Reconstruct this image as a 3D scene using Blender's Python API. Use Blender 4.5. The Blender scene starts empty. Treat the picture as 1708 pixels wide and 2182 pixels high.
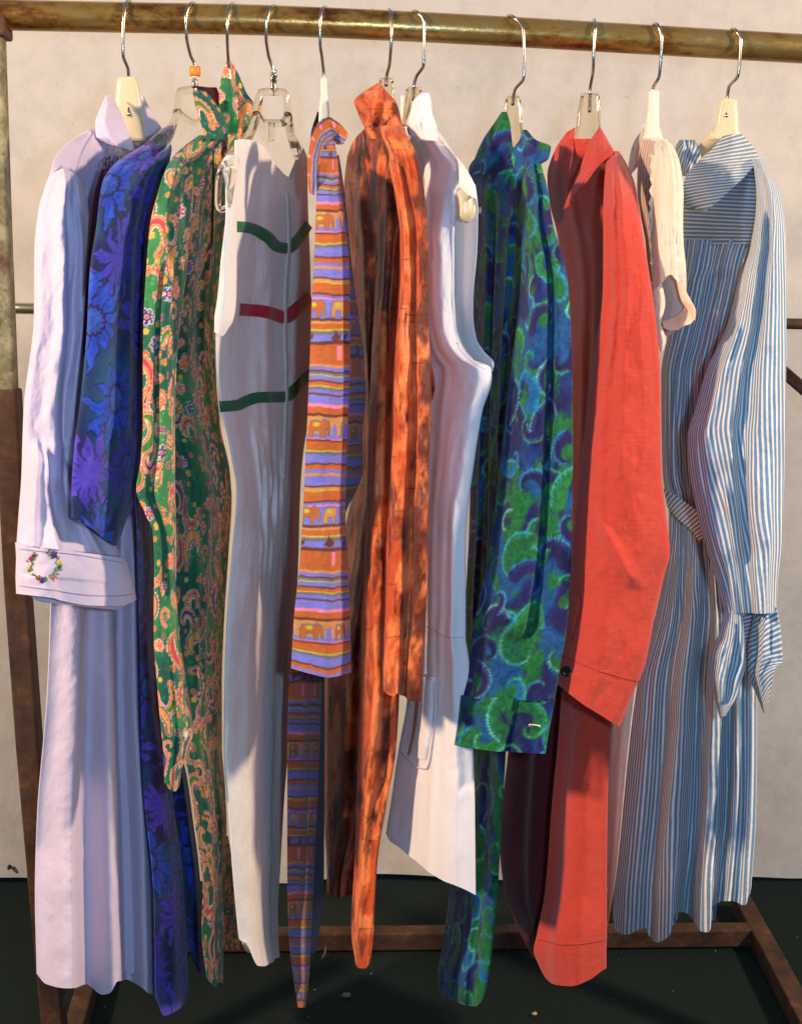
import bpy, math, random
import numpy as np
from mathutils import Vector, Matrix
sc = bpy.context.scene
col = sc.collection
random.seed(7)
# ------------------------------------------------------------------ camera
F = 2590.0; CW, CH = 1708.0, 2181.0          # focal length in the 1708 x 2181 grid used for measuring
YAW, PITCH, ROLL = math.radians(3.7), math.radians(10.0), math.radians(1.36)
CAM = np.array([-0.10, -1.60, 1.15])
fw = np.array([math.sin(YAW)*math.cos(PITCH), math.cos(YAW)*math.cos(PITCH), -math.sin(PITCH)])
r0 = np.array([math.cos(YAW), -math.sin(YAW), 0.0]); u0 = np.cross(r0, fw)
RT = r0*math.cos(ROLL) + u0*math.sin(ROLL); UP = np.cross(RT, fw)
cd = bpy.data.cameras.new('camera'); cam = bpy.data.objects.new('camera', cd); col.objects.link(cam)
cam.matrix_world = Matrix([[RT[i], UP[i], -fw[i], CAM[i]] for i in range(3)] + [[0, 0, 0, 1]])
cd.sensor_fit = 'VERTICAL'; cd.sensor_height = 24.0; cd.lens = 24.0*F/CH
cd.clip_start = 0.02; cd.clip_end = 60
sc.camera = cam
# ------------------------------------------------------------------ light
w = bpy.data.worlds.new('World'); sc.world = w; w.use_nodes = True
bg = w.node_tree.nodes['Background']; bg.inputs[0].default_value = (0.38, 0.66, 1.0, 1); bg.inputs[1].default_value = 0.31
def area(name, loc, target, size, power, color, shape='DISK'):
    l = bpy.data.lights.new(name, 'AREA'); l.shape = shape; l.size = size; l.energy = power; l.color = color
    o = bpy.data.objects.new(name, l); col.objects.link(o); o.location = loc
    o.rotation_euler = (Vector(target)-Vector(loc)).to_track_quat('-Z', 'Y').to_euler(); return o
area('lamp_left', (-1.98, -1.28, 1.90), (0, 0.0, 0.95), 0.19, 86, (1.0, 0.71, 0.46))
area('lamp_right', (2.12, -1.24, 1.98), (0.1, 0.0, 0.95), 0.19, 84, (1.0, 0.73, 0.50))
area('flash', tuple(CAM + RT*.11 + UP*.03), tuple(CAM + fw*1.6), 0.05, 9, (0.42, 0.68, 1.0))
sc.view_settings.view_transform = 'Standard'; sc.view_settings.look = 'None'
sc.view_settings.exposure = -0.10; sc.view_settings.gamma = 1.0
# ------------------------------------------------------------------ measuring helpers
def ray(px, py):
    px = np.asarray(px, float); py = np.asarray(py, float)
    return fw + ((px-CW/2)/F)[..., None]*RT - ((py-CH/2)/F)[..., None]*UP
def P(px, py, Y):
    d = ray(px, py); t = (np.asarray(Y, float)-CAM[1])/d[..., 1]; return CAM + d*t[..., None]
def G(px, py, Z=0.0):
    d = ray(px, py); t = (Z-CAM[2])/d[..., 2]; return CAM + d*t[..., None]
def ss(x): x = np.clip(x, 0, 1); return x*x*(3-2*x)
_T = np.random.RandomState(3).rand(512, 512)
def vn(x, y, seed=0):
    x = np.asarray(x, float)+seed*17.31; y = np.asarray(y, float)+seed*9.17
    xi = np.floor(x).astype(int); yi = np.floor(y).astype(int); fx = ss(x-xi); fy = ss(y-yi)
    a = _T[xi % 512, yi % 512]; b = _T[(xi+1) % 512, yi % 512]; c = _T[xi % 512, (yi+1) % 512]; d = _T[(xi+1) % 512, (yi+1) % 512]
    return ((a*(1-fx)+b*fx)*(1-fy) + (c*(1-fx)+d*fx)*fy)*2-1
def fbm(x, y, seed=0, o=4):
    s = 0; a = 1.0; t = 0
    for i in range(o): s = s+a*vn(x*2**i, y*2**i, seed+i); t += a; a *= .5
    return s/t
def hermite(ts, vs, t):
    ts = np.asarray(ts, float); vs = np.asarray(vs, float); h = np.diff(ts); d = np.diff(vs)/h
    m = np.zeros(len(ts))
    if len(ts) > 2:
        for i in range(1, len(ts)-1):
            if d[i-1]*d[i] > 0:
                w1 = 2*h[i]+h[i-1]; w2 = h[i]+2*h[i-1]; m[i] = (w1+w2)/(w1/d[i-1]+w2/d[i])
    m[0] = d[0]; m[-1] = d[-1]
    k = np.clip(np.searchsorted(ts, t, 'right')-1, 0, len(ts)-2)
    hh = h[k]; x = (t-ts[k])/hh
    return (1+2*x)*(1-x)**2*vs[k] + x*(1-x)**2*hh*m[k] + x*x*(3-2*x)*vs[k+1] + x*x*(x-1)*hh*m[k+1]
# ------------------------------------------------------------------ object helpers
def tag(o, label=None, cat=None, group=None, kind=None):
    if label: o['label'] = label
    if cat: o['category'] = cat
    if group: o['group'] = group
    if kind: o['kind'] = kind
    return o
def thing(name, label, cat, loc=(0, 0, 0), group=None):
    o = bpy.data.objects.new(name, None); o.location = loc; col.objects.link(o); o.empty_display_size = .05
    return tag(o, label, cat, group)
def link(name, me, m, parent=None):
    me.materials.append(m)
    o = bpy.data.objects.new(name, me); col.objects.link(o)
    if parent is not None:
        o.parent = parent
        if parent.type == 'EMPTY': o.matrix_parent_inverse = Matrix.Translation(-Vector(parent.location))
    return o
def meshof(name, V, Q, smooth=True):
    me = bpy.data.meshes.new(name); V = np.asarray(V, np.float32); n = len(V)
    if isinstance(Q, np.ndarray) and Q.ndim == 2:
        m = len(Q); k = Q.shape[1]
        me.vertices.add(n); me.vertices.foreach_set('co', V.ravel())
        me.loops.add(m*k); me.loops.foreach_set('vertex_index', Q.astype(np.int32).ravel())
        me.polygons.add(m); me.polygons.foreach_set('loop_start', np.arange(0, m*k, k, dtype=np.int32))
        me.polygons.foreach_set('loop_total', np.full(m, k, np.int32))
        me.update(calc_edges=True)
    else:
        me.from_pydata([tuple(map(float, v)) for v in V], [], [list(map(int, q)) for q in Q]); me.update()
    me.polygons.foreach_set('use_smooth', np.full(len(me.polygons), smooth))
    return me
class MB:
    def __init__(s): s.V = []; s.Q = []
    def grid(s, A, closed=False):
        nv, nu = A.shape[:2]; b = len(s.V); s.V += list(A.reshape(-1, 3))
        for i in range(nv-1):
            for j in range(nu if closed else nu-1):
                k = (j+1) % nu; s.Q.append((b+i*nu+j, b+i*nu+k, b+(i+1)*nu+k, b+(i+1)*nu+j))
        return b
    def sweep(s, pts, rad, n=10, flat=None, sq=1.0, caps=True, updir=(0, 0, 1)):
        pts = np.asarray(pts, float); m = len(pts)
        rad = np.broadcast_to(np.asarray(rad, float), (m,)); fl = np.broadcast_to(np.asarray(flat if flat is not None else rad, float), (m,))
        T = np.gradient(pts, axis=0); T /= np.linalg.norm(T, axis=1)[:, None]+1e-12
        ref = np.asarray(updir, float)
        if abs(T[0] @ ref)/np.linalg.norm(ref) > .95: ref = np.array([1., .1, 0])
        A = np.zeros((m, n, 3)); a = np.cross(T[0], ref); a /= np.linalg.norm(a)
        th = np.arange(n)*2*math.pi/n + (math.pi/4 if n == 4 else 0)
        c = np.cos(th); d = np.sin(th)
        if sq != 1.0: c = np.sign(c)*abs(c)**sq; d = np.sign(d)*abs(d)**sq
        for i in range(m):
            a = a-T[i]*(a@T[i]); a /= np.linalg.norm(a); b = np.cross(T[i], a)
            A[i] = pts[i] + np.outer(c*rad[i], a) + np.outer(d*fl[i], b)
        k = s.grid(A, True)
        if caps: s.Q.append(tuple(range(k+n-1, k-1, -1))); s.Q.append(tuple(range(k+(m-1)*n, k+m*n)))
    def box(s, lo, hi):
        lo = np.array(lo); hi = np.array(hi); b = len(s.V)
        for i in range(8): s.V.append(np.array([(hi if i >> k & 1 else lo)[k] for k in range(3)]))
        for q in ((0, 2, 3, 1), (4, 5, 7, 6), (0, 1, 5, 4), (2, 6, 7, 3), (0, 4, 6, 2), (1, 3, 7, 5)): s.Q.append(tuple(b+x for x in q))
    def build(s, name, m, parent=None, smooth=True, bevel=0):
        o = link(name, meshof(name, s.V, s.Q, smooth), m, parent)
        if bevel:
            bv = o.modifiers.new('bevel', 'BEVEL'); bv.width = bevel; bv.segments = 2; bv.limit_method = 'ANGLE'
        return o
def smoothpts(pts, n=6):
    pts = np.asarray(pts, float); L = np.r_[0, np.cumsum(np.linalg.norm(np.diff(pts, axis=0), axis=1))]
    t = np.linspace(0, L[-1], (len(pts)-1)*n+1); return np.stack([hermite(L, pts[:, k], t) for k in range(3)], 1)
# ------------------------------------------------------------------ materials
def lin(c):
    c = np.asarray(c, float)/255.0
    return np.where(c <= .04045, c/12.92, ((c+.055)/1.055)**2.4)
def L4(c): return (*[float(x) for x in lin(c)], 1)
class N:
    def __init__(s, name):
        s.m = bpy.data.materials.new(name); s.m.use_nodes = True; s.t = s.m.node_tree; s.b = s.t.nodes['Principled BSDF']
    def n(s, kind, **kw):
        nd = s.t.nodes.new(kind)
        for k, v in kw.items():
            if k.startswith('i_'):
                key = k[2:]; key = int(key) if key.isdigit() else key.replace('_', ' ')
                s.set(nd.inputs[key], v)
            else: setattr(nd, k, v)
        return nd
    def set(s, inp, v):
        if isinstance(v, bpy.types.NodeSocket): s.t.links.new(v, inp)
        else: inp.default_value = v
    def mix(s, f, a, b, mode='MIX'):
        nd = s.t.nodes.new('ShaderNodeMix'); nd.data_type = 'RGBA'; nd.blend_type = mode; nd.clamp_factor = True
        s.set(nd.inputs[0], f); s.set(nd.inputs[6], a); s.set(nd.inputs[7], b); return nd.outputs[2]
    def math(s, op, a, b=0.0, c=0.0, clamp=False):
        nd = s.t.nodes.new('ShaderNodeMath'); nd.operation = op; nd.use_clamp = clamp
        s.set(nd.inputs[0], a); s.set(nd.inputs[1], b)
        if len(nd.inputs) > 2: s.set(nd.inputs[2], c)
        return nd.outputs[0]
    def coord(s, which='Object', scale=(1, 1, 1)):
        tc = s.t.nodes.new('ShaderNodeTexCoord'); mp = s.t.nodes.new('ShaderNodeMapping'); s.t.links.new(tc.outputs[which], mp.inputs[0])
        mp.inputs['Scale'].default_value = scale; return mp.outputs[0]
    def noise(s, co, scale, detail=4, rough=.55, dist=0):
        nd = s.t.nodes.new('ShaderNodeTexNoise'); s.t.links.new(co, nd.inputs['Vector']); nd.inputs['Scale'].default_value = scale
        nd.inputs['Detail'].default_value = detail; nd.inputs['Roughness'].default_value = rough; nd.inputs['Distortion'].default_value = dist; return nd.outputs[0]
    def ramp(s, f, stops):
        nd = s.t.nodes.new('ShaderNodeValToRGB'); s.t.links.new(f, nd.inputs[0]); e = nd.color_ramp.elements
        while len(e) < len(stops): e.new(.5)
        for k, (p, c) in enumerate(stops):
            e[k].position = p; e[k].color = c if len(c) == 4 else L4(c)
        return nd.outputs[0]
    def bump(s, h, dist, strength=1.0, nrm=None):
        nd = s.t.nodes.new('ShaderNodeBump'); s.t.links.new(h, nd.inputs['Height']); nd.inputs['Distance'].default_value = dist; nd.inputs['Strength'].default_value = strength
        if nrm is not None: s.t.links.new(nrm, nd.inputs['Normal'])
        return nd.outputs[0]
def cloth_mat(name, c=None, rough=.85, sheen=.15, weave=900, weave_amp=.00025, slub=0, var=.06, wrinkle=.0008, stripes=None, ink=None, transl=0.0):
    s = N(name); uv = s.coord('UV'); s.b.inputs['Roughness'].default_value = rough
    s.b.inputs['Sheen Weight'].default_value = sheen; s.b.inputs['Sheen Roughness'].default_value = .6; s.b.inputs['Specular IOR Level'].default_value = .25
    if c is None:
        at = s.t.nodes.new('ShaderNodeAttribute'); at.attribute_name = 'print'; base = at.outputs['Color']
    else: base = L4(c)
    if stripes:
        # stripes = (axis, count scale, blue share)
        sep = s.t.nodes.new('ShaderNodeSeparateXYZ'); tc = s.t.nodes.new('ShaderNodeUVMap'); tc.uv_map = 'stripe'; s.t.links.new(tc.outputs[0], sep.inputs[0])
        wob = s.noise(uv, 60, 2); v = s.math('ADD', sep.outputs[0], s.math('MULTIPLY', s.math('SUBTRACT', wob, .5), .10))
        fr = s.math('PINGPONG', v, .5)
        f = s.n('ShaderNodeMapRange', i_0=fr, i_1=.5-stripes-.07, i_2=.5-stripes+.07)
        base = s.mix(f.outputs[0], L4(c), L4(ink))
    nz = s.noise(uv, 14, 3)
    fine = s.noise(s.coord('UV', (1, .25, 1)), weave, 2)
    k = s.math('MULTIPLY_ADD', s.math('SUBTRACT', nz, .5), var*2, 1.0)
    k = s.math('MULTIPLY', k, s.math('MULTIPLY_ADD', s.math('SUBTRACT', fine, .5), var*1.2, 1.0))
    h = fine
    if slub:
        sl = s.noise(s.coord('UV', (1, 9, 1)), 42, 4, .7); sl2 = s.noise(s.coord('UV', (9, 1, 1)), 36, 3, .6)
        k = s.math('MULTIPLY', k, s.math('MULTIPLY_ADD', s.math('SUBTRACT', sl, .5), slub, 1.0))
        k = s.math('MULTIPLY', k, s.math('MULTIPLY_ADD', s.math('SUBTRACT', sl2, .5), slub*.25, 1.0)); h = sl
    gray = s.n('ShaderNodeCombineColor', i_0=k, i_1=k, i_2=k)
    colr = s.mix(1.0, base, gray.outputs[0], 'MULTIPLY')
    s.set(s.b.inputs['Base Color'], colr)
    wr = s.noise(s.coord('UV', (1, .4, 1)), 32, 4, .6, .6)
    nb = s.bump(wr, wrinkle*2.3, 1.0); wr2 = s.noise(s.coord('UV', (1, .6, 1)), 105, 4, .6, .5); nb = s.bump(wr2, wrinkle*1.0, 1.0, nb); nb = s.bump(h, weave_amp, 1.0, nb)
    s.t.links.new(nb, s.b.inputs['Normal'])
    if transl:
        tr = s.n('ShaderNodeBsdfTranslucent'); s.set(tr.inputs[0], colr); mx = s.n('ShaderNodeMixShader'); mx.inputs[0].default_value = transl
        s.t.links.new(s.b.outputs[0], mx.inputs[1]); s.t.links.new(tr.outputs[0], mx.inputs[2])
        s.t.links.new(mx.outputs[0], s.t.nodes['Material Output'].inputs[0])
    return s.m
def plain(name, c, rough=.5, metal=0, bump=None, **kw):
    s = N(name); s.b.inputs['Base Color'].default_value = L4(c); s.b.inputs['Roughness'].default_value = rough; s.b.inputs['Metallic'].default_value = metal
    co = s.coord('Object'); nz = s.noise(co, 90, 4)
    s.set(s.b.inputs['Base Color'], s.mix(s.math('MULTIPLY', nz, .35), L4(c), L4([x*.72 for x in c])))
    for k, v in kw.items(): s.b.inputs[k.replace('_', ' ')].default_value = v
    return s.m
def rust_mat(name, cols, metal, rough, scale=18, st=(1, 1, 1)):
    s = N(name); co = s.coord('Object', st); a = s.noise(co, scale, 8, .68); b = s.noise(co, scale*5, 5, .7)
    m = s.math('ADD', s.math('MULTIPLY', a, .7), s.math('MULTIPLY', b, .3))
    n = len(cols); s.set(s.b.inputs['Base Color'], s.ramp(m, [(.34+.32*i/(n-1), c) for i, c in enumerate(cols)]))
    s.b.inputs['Metallic'].default_value = metal
    s.set(s.b.inputs['Roughness'], s.math('MULTIPLY_ADD', b, .3, rough-.12))
    s.t.links.new(s.bump(s.math('ADD', a, s.math('MULTIPLY', b, .4)), .0012, .6), s.b.inputs['Normal']); return s.m
M = {}
M['rod'] = rust_mat('aged_brass_rod', [(96, 46, 22), (142, 92, 44), (178, 138, 72), (166, 144, 92), (206, 170, 96)], .74, .25, 9, (1, 2.4, 2.4))
M['rust'] = rust_mat('rusty_iron', [(38, 24, 17), (62, 40, 28), (80, 52, 34), (112, 78, 50)], .15, .7, 22)
M['paint'] = rust_mat('flaked_olive_paint', [(30, 28, 22), (92, 66, 42), (112, 108, 76), (142, 140, 108), (165, 150, 118)], 0, .6, 26)
M['steel'] = plain('steel_wire', (190, 184, 176), .22, 1.0)
M['pipe'] = plain('dull_steel_pipe', (190, 180, 150), .3, .9)
def clear_mat(name, tint, rough=.08):
    s = N(name); s.b.inputs['Base Color'].default_value = L4(tint); s.b.inputs['Transmission Weight'].default_value = 1.0
    s.b.inputs['Roughness'].default_value = rough; s.b.inputs['IOR'].default_value = 1.48
    co = s.coord('Object'); s.t.links.new(s.bump(s.noise(co, 45, 2), .002, .35), s.b.inputs['Normal']); return s.m
M['clear'] = clear_mat('clear_plastic', (250, 244, 230), .07)
M['smoke'] = clear_mat('yellowed_clear_plastic', (250, 240, 214), .10)
M['cream_pl'] = plain('cream_plastic', (226, 210, 172), .32, 0, Subsurface_Weight=.15, Subsurface_Radius=(.01, .008, .005))
M['white_pl'] = plain('white_plastic', (236, 230, 214), .35)
M['orange_pl'] = plain('orange_plastic', (228, 140, 38), .4)
# ------------------------------------------------------------------ print painting (flat colour patterns of the fabrics; the bark also carries painted shade)
class Canvas:
    def __init__(s, W, H, base, res=1.3):
        s.r = res; s.W, s.H = W, H; s.nx, s.ny = int(W*res), int(H*res)
        yy, xx = np.mgrid[0:s.ny, 0:s.nx]; s.X = xx/res; s.Y = yy/res
        s.C = np.zeros((s.ny, s.nx, 3)); s.C[:] = base
    def win(s, x0, y0, x1, y1):
        a = max(0, int(x0*s.r)); b = min(s.nx, int(x1*s.r)+2); c = max(0, int(y0*s.r)); d = min(s.ny, int(y1*s.r)+2)
        return (slice(c, d), slice(a, b)) if b > a and d > c else None
    def over(s, w, mask, c):
        m = np.clip(mask, 0, 1)[..., None]; s.C[w] = s.C[w]*(1-m) + np.asarray(c, float)*m
    def poly(s, pts, layers):
        """layers: (inset in mm, colour); first one is the outermost"""
        pts = np.asarray(pts, float); g = max(3, -min(l[0] for l in layers)+2)
        w = s.win(pts[:, 0].min()-g, pts[:, 1].min()-g, pts[:, 0].max()+g, pts[:, 1].max()+g)
        if w is None: return
        X = s.X[w]; Y = s.Y[w]; d = np.full(X.shape, 1e9); ins = np.zeros(X.shape, bool); n = len(pts)
        for i in range(n):
            x0, y0 = pts[i]; x1, y1 = pts[(i+1) % n]; ex, ey = x1-x0, y1-y0; l = ex*ex+ey*ey+1e-9
            t = np.clip(((X-x0)*ex+(Y-y0)*ey)/l, 0, 1); d = np.minimum(d, np.hypot(X-x0-t*ex, Y-y0-t*ey))
            c = (y0 > Y) != (y1 > Y); ins ^= c & (X < (x1-x0)*(Y-y0)/(y1-y0+1e-12)+x0)
        sd = np.where(ins, d, -d)
        for inset, c in layers: s.over(w, (sd-inset)*s.r+.5, c)
    def disc(s, x, y, r, c, soft=1.0, ry=None, a=1.0):
        ry = ry or r; w = s.win(x-r-1, y-ry-1, x+r+1, y+ry+1)
        if w is None: return
        q = np.hypot((s.X[w]-x)/r, (s.Y[w]-y)/ry); s.over(w, ((1-q)*min(r, ry)*s.r/soft+.5)*1.0 if a == 1 else np.clip((1-q)*min(r, ry)*s.r/soft+.5, 0, 1)*a, c)
    def line(s, pts, width, c, a=1.0, soft=1.0):
        pts = np.asarray(pts, float); g = np.max(width)+2
        w = s.win(pts[:, 0].min()-g, pts[:, 1].min()-g, pts[:, 0].max()+g, pts[:, 1].max()+g)
        if w is None: return
        X = s.X[w]; Y = s.Y[w]; m = np.zeros(X.shape); wd = np.broadcast_to(np.asarray(width, float), (len(pts),))
        for i in range(len(pts)-1):
            x0, y0 = pts[i]; x1, y1 = pts[i+1]; ex, ey = x1-x0, y1-y0
            t = np.clip(((X-x0)*ex+(Y-y0)*ey)/(ex*ex+ey*ey+1e-9), 0, 1)
            m = np.maximum(m, np.clip(((wd[i]*(1-t)+wd[i+1]*t)/2-np.hypot(X-x0-t*ex, Y-y0-t*ey))*s.r/soft+.5, 0, 1))
        s.over(w, m*a, c)
    def sample(s, U, V):
        x = np.clip(U*s.r, 0, s.nx-1.001); y = np.clip(V*s.r, 0, s.ny-1.001); i = x.astype(int); j = y.astype(int); fx = (x-i)[..., None]; fy = (y-j)[..., None]
        i1 = np.minimum(i+1, s.nx-1); j1 = np.minimum(j+1, s.ny-1)
        return (s.C[j, i]*(1-fx)+s.C[j, i1]*fx)*(1-fy) + (s.C[j1, i]*(1-fx)+s.C[j1, i1]*fx)*fy
RN = random.Random(11)
def rot(pts, a, x, y, sc_=1.0, flip=1):
    pts = np.asarray(pts, float)*[flip, 1]*sc_; c, s = math.cos(a), math.sin(a)
    return pts @ np.array([[c, s], [-s, c]]) + [x, y]
def paisley_pts():
    o = []
    for i in range(26):
        t = i/25; a = -math.pi*.5 + t*2*math.pi*.93
        r = .5*(1-.08*math.sin(a)); o.append((r*math.cos(a)*.8, r*math.sin(a)+.35))
    o.append((-.12, -.45)); o.append((.10, -.85)); o.append((.45, -1.0)); o.append((.72, -.82)); o.append((.62, -.62)); o.append((.42, -.72)); o.append((.28, -.5)); o.append((.30, -.2))
    return np.array(o)
PA = None
def teardrop(n=30):
    """comma shape: a round belly tapering into a curled tip"""
    c = []; 
    for i in range(n):
        t = i/(n-1); a = -0.4+t*3.6; R = 1.0*(1-t)+.28*t
        c.append((math.cos(a)*R*.55-.1, .35-math.sin(a)*R*.0 - t*1.5 + .25*math.sin(a))); 
    return np.array(c)
def comma(n=22):
    ts = np.linspace(0, 1, n); cx = .0+.55*ts**2.2-.25*np.sin(ts*3.0); cy = .55-1.7*ts+.35*ts**3
    wd = .42*np.sqrt(np.clip(1-(1-ts*1.0)**6, 0, 1))*(1-ts**1.2)**.9+.03*(ts > 0)
    dx = np.gradient(cx); dy = np.gradient(cy); l = np.hypot(dx, dy); nx, ny = -dy/l, dx/l
    left = np.stack([cx+nx*wd, cy+ny*wd], 1); right = np.stack([cx-nx*wd, cy-ny*wd], 1)
    return np.vstack([left, right[::-1]])
CM = comma()
def flower_pts(n, r, depth=.35, ph=0, jag=None):
    o = []
    for i in range(n*6):
        t = i/(n*6); a = t*2*math.pi+ph; k = abs(math.sin(a*n/2-ph*n/2)); o.append((r*(1-depth+depth*k)*math.cos(a), r*(1-depth+depth*k)*math.sin(a)))
    return np.array(o)
def paint_paisley():
    W, H = 420, 1400
    H = 1720; cv = Canvas(W, H, (0, 0, 0)); n = fbm(cv.X/60, cv.Y/90, 5)
    g1 = np.array((14, 88, 68.)); g2 = np.array((52, 134, 70.)); k = ss(n*1.6+.42)[..., None]; cv.C[:] = g1*(1-k)+g2*k; cv.C *= 1+.08*fbm(cv.X/5, cv.Y/5, 6)[..., None]
    for _ in range(5200):
        x, y = RN.uniform(0, W), RN.uniform(0, H); a = RN.uniform(0, 6.3); l = RN.uniform(1.2, 2.6)
        cv.line([(x-l*math.cos(a), y-l*math.sin(a)), (x, y+.7), (x+l*math.cos(a), y+l*math.sin(a))], .75, RN.choice([(170, 215, 205), (90, 140, 190), (190, 225, 170), (30, 70, 110)]), .75)
    small = [(x, y) for y in range(8, H, 25) for x in range(6, W, 25)]
    for x, y in small:
        x += RN.uniform(-8, 8); y += RN.uniform(-8, 8); r = RN.uniform(3, 5.5); c = RN.choice([(236, 120, 50), (235, 70, 95), (240, 175, 60), (150, 60, 120), (225, 90, 60)])
        cv.poly(flower_pts(5, r, .35, RN.random())+[x, y], [(-.8, (220, 190, 120)), (0, c), (r*.5, (250, 200, 80))])
    sp = [(x+(21 if (j % 2) else 0), y) for j, y in enumerate(range(10, H+40, 37)) for x in range(0, W+40, 42)]
    for k, (x, y) in enumerate(sp):
        x += RN.uniform(-7, 7); y += RN.uniform(-7, 7); t = RN.random()
        if RN.random() < .16: continue
        if t < .62:
            S = RN.uniform(15, 27); a0 = RN.uniform(0, 6.28); sg = RN.choice([1, -1]); m = 18; wk = RN.uniform(.8, 1.15)
            p = []
            for q in range(m):
                tt = q/(m-1); rr_ = S*(1.05-.62*tt); aa = a0+sg*4.3*tt**.85; p.append((x+rr_*math.cos(aa)*.8, y+rr_*math.sin(aa)*1.15))
            wd = S*.62*wk*np.sin(np.linspace(.5, 3.0, m))**.7
            out, ring, inn, mid = RN.choice([((232, 204, 196), (214, 60, 78), (238, 130, 66), (60, 130, 60)), ((236, 206, 190), (232, 96, 62), (150, 150, 58), (206, 60, 90)), ((228, 200, 200), (196, 50, 84), (40, 120, 74), (240, 150, 80)), ((236, 210, 190), (226, 84, 60), (236, 160, 76), (70, 56, 128))])
            cv.line(p, wd+3.4, out); cv.line(p, wd+1.6, ring); cv.line(p, np.maximum(wd-1.2, .3), inn); cv.line(p, np.maximum(wd-4.2, .2), (242, 200, 110)); cv.line(p, np.maximum(wd-6.0, .1), mid)
            for q in range(1, m-1):
                aa = math.atan2(p[q+1][1]-p[q-1][1], p[q+1][0]-p[q-1][0])+math.pi/2
                for sd in (-1, 1): cv.disc(p[q][0]+sd*math.cos(aa)*(wd[q]/2+1.6), p[q][1]+sd*math.sin(aa)*(wd[q]/2+1.6), 1.2, (238, 214, 204))
            e = p[2]; cv.poly(flower_pts(6, 3.6, .4)+np.array(e), [(-.7, (250, 225, 170)), (0, (236, 100, 66)), (1.9, (110, 40, 96))])
        elif t < .87:
            r = RN.uniform(7, 12); c, d = RN.choice([((238, 110, 60), (225, 60, 100)), ((150, 50, 110), (238, 120, 60)), ((225, 60, 85), (245, 170, 80)), ((60, 50, 130), (200, 60, 110))])
            cv.poly(flower_pts(7, r, .38, RN.random())+[x, y], [(-1.5, (235, 210, 190)), (0, c), (r*.35, (245, 190, 110)), (r*.45, d), (r*.75, (250, 215, 90))])
            for q in range(6): aa = q*1.05; cv.disc(x+r*.62*math.cos(aa), y+r*.62*math.sin(aa), 1.3, (250, 220, 210))
        else:
            pts = []; S = RN.uniform(9, 15); r0_ = RN.uniform(0, 6)
            for q in range(14): tt = q/13; aa = r0_+tt*5.2; pts.append((x+S*(1-tt*.75)*math.cos(aa), y+S*(1-tt*.75)*math.sin(aa)))
            cv.line(pts, np.linspace(8, 4, 14), (235, 205, 190)); cv.line(pts, np.linspace(5.8, 2.4, 14), (225, 80, 60)); cv.line(pts, np.linspace(2.6, 1, 14), (245, 180, 80))
    return cv
def paint_blue():
    W, H = 420, 1400; cv = Canvas(W, H, (0, 0, 0)); n = fbm(cv.X/45, cv.Y/60, 9); k = ss(n+.5)[..., None]
    cv.C[:] = np.array((16, 26, 84.))*(1-k)+np.array((22, 80, 120.))*k
    st = fbm(cv.X/7, cv.Y/26, 2)
    def flower(x, y, R, c1, c2, np_=13, centre=True):
        w = cv.win(x-R*1.3, y-R*1.3, x+R*1.3, y+R*1.3)
        if w is None: return
        X = (cv.X[w]-x)/1.0; Y = cv.Y[w]-y; r = np.hypot(X, Y); a = np.arctan2(Y, X)+.10*fbm(X/16, Y/16, int(x) % 50)*3
        q = (a/(2*math.pi)*np_+RN.random()) % np_; i = np.floor(q).astype(int) % np_; f = q-np.floor(q)
        rr = np.array([RN.uniform(.66, 1.15) for _ in range(np_)])[i]*R
        f2 = np.abs(f-.5)*2; tip = rr*(1-.55*f2**1.1-.07*np.abs(((f*3.2+i*.37) % 1)-.5)*2)
        d = tip-r; body = np.clip(d*cv.r+.5, 0, 1)
        shade = np.clip(.25*np.abs(np.sin(f*9+i))+.55*ss(r/R)+.35*fbm(X/9, Y/9, 4), 0, 1)[..., None]
        c = np.asarray(c1, float)*(1-shade)+np.asarray(c2, float)*shade
        m = body[..., None]; cv.C[w] = cv.C[w]*(1-m)+c*m
        vein = np.clip(1-np.abs(f-.5)*r*.5, 0, 1)*(r > R*.32)*(r < tip*.9)*.35
        edge = np.maximum(np.maximum(np.clip(1.9-np.abs(d)*.9, 0, 1), np.clip(1.3-(1-f2)*r*.26, 0, 1)*(r > R*.26)*(r < tip)), vein)
        e = (edge*.85*(r < R*1.25))[..., None]; cv.C[w] = cv.C[w]*(1-e)+np.array((14, 12, 58.))*e
        if centre:
            rc = R*.24*(1+.09*np.sin(a*15)); ce = np.clip((rc-r)*cv.r, 0, 1)[..., None]; cc = np.array((44, 88, 196.))*(.85+.3*fbm(X/3, Y/3, 8))[..., None]
            cv.C[w] = cv.C[w]*(1-ce)+cc*ce; e = np.clip(2.2-np.abs(r-rc), 0, 1)[..., None]; cv.C[w] = cv.C[w]*(1-e)+np.array((16, 14, 62.))*e
    pos = [(x+(42 if j % 2 else 0)+RN.uniform(-9, 9), y+RN.uniform(-9, 9)) for j, y in enumerate(range(10, H+60, 80)) for x in range(10, W+60, 98)]
    RN.shuffle(pos)
    for x, y in pos:
        c = RN.choice([((58, 48, 172), (92, 78, 218)), ((44, 42, 160), (78, 72, 210)), ((22, 56, 180), (40, 98, 214)), ((66, 50, 170), (98, 80, 216))])
        flower(x, y, RN.uniform(52, 68), *c, np_=RN.choice([11, 12, 13]), centre=RN.random() < .75)
    cv.C = np.clip(cv.C*(1+.10*st[..., None]), 0, 255); return cv
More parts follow.
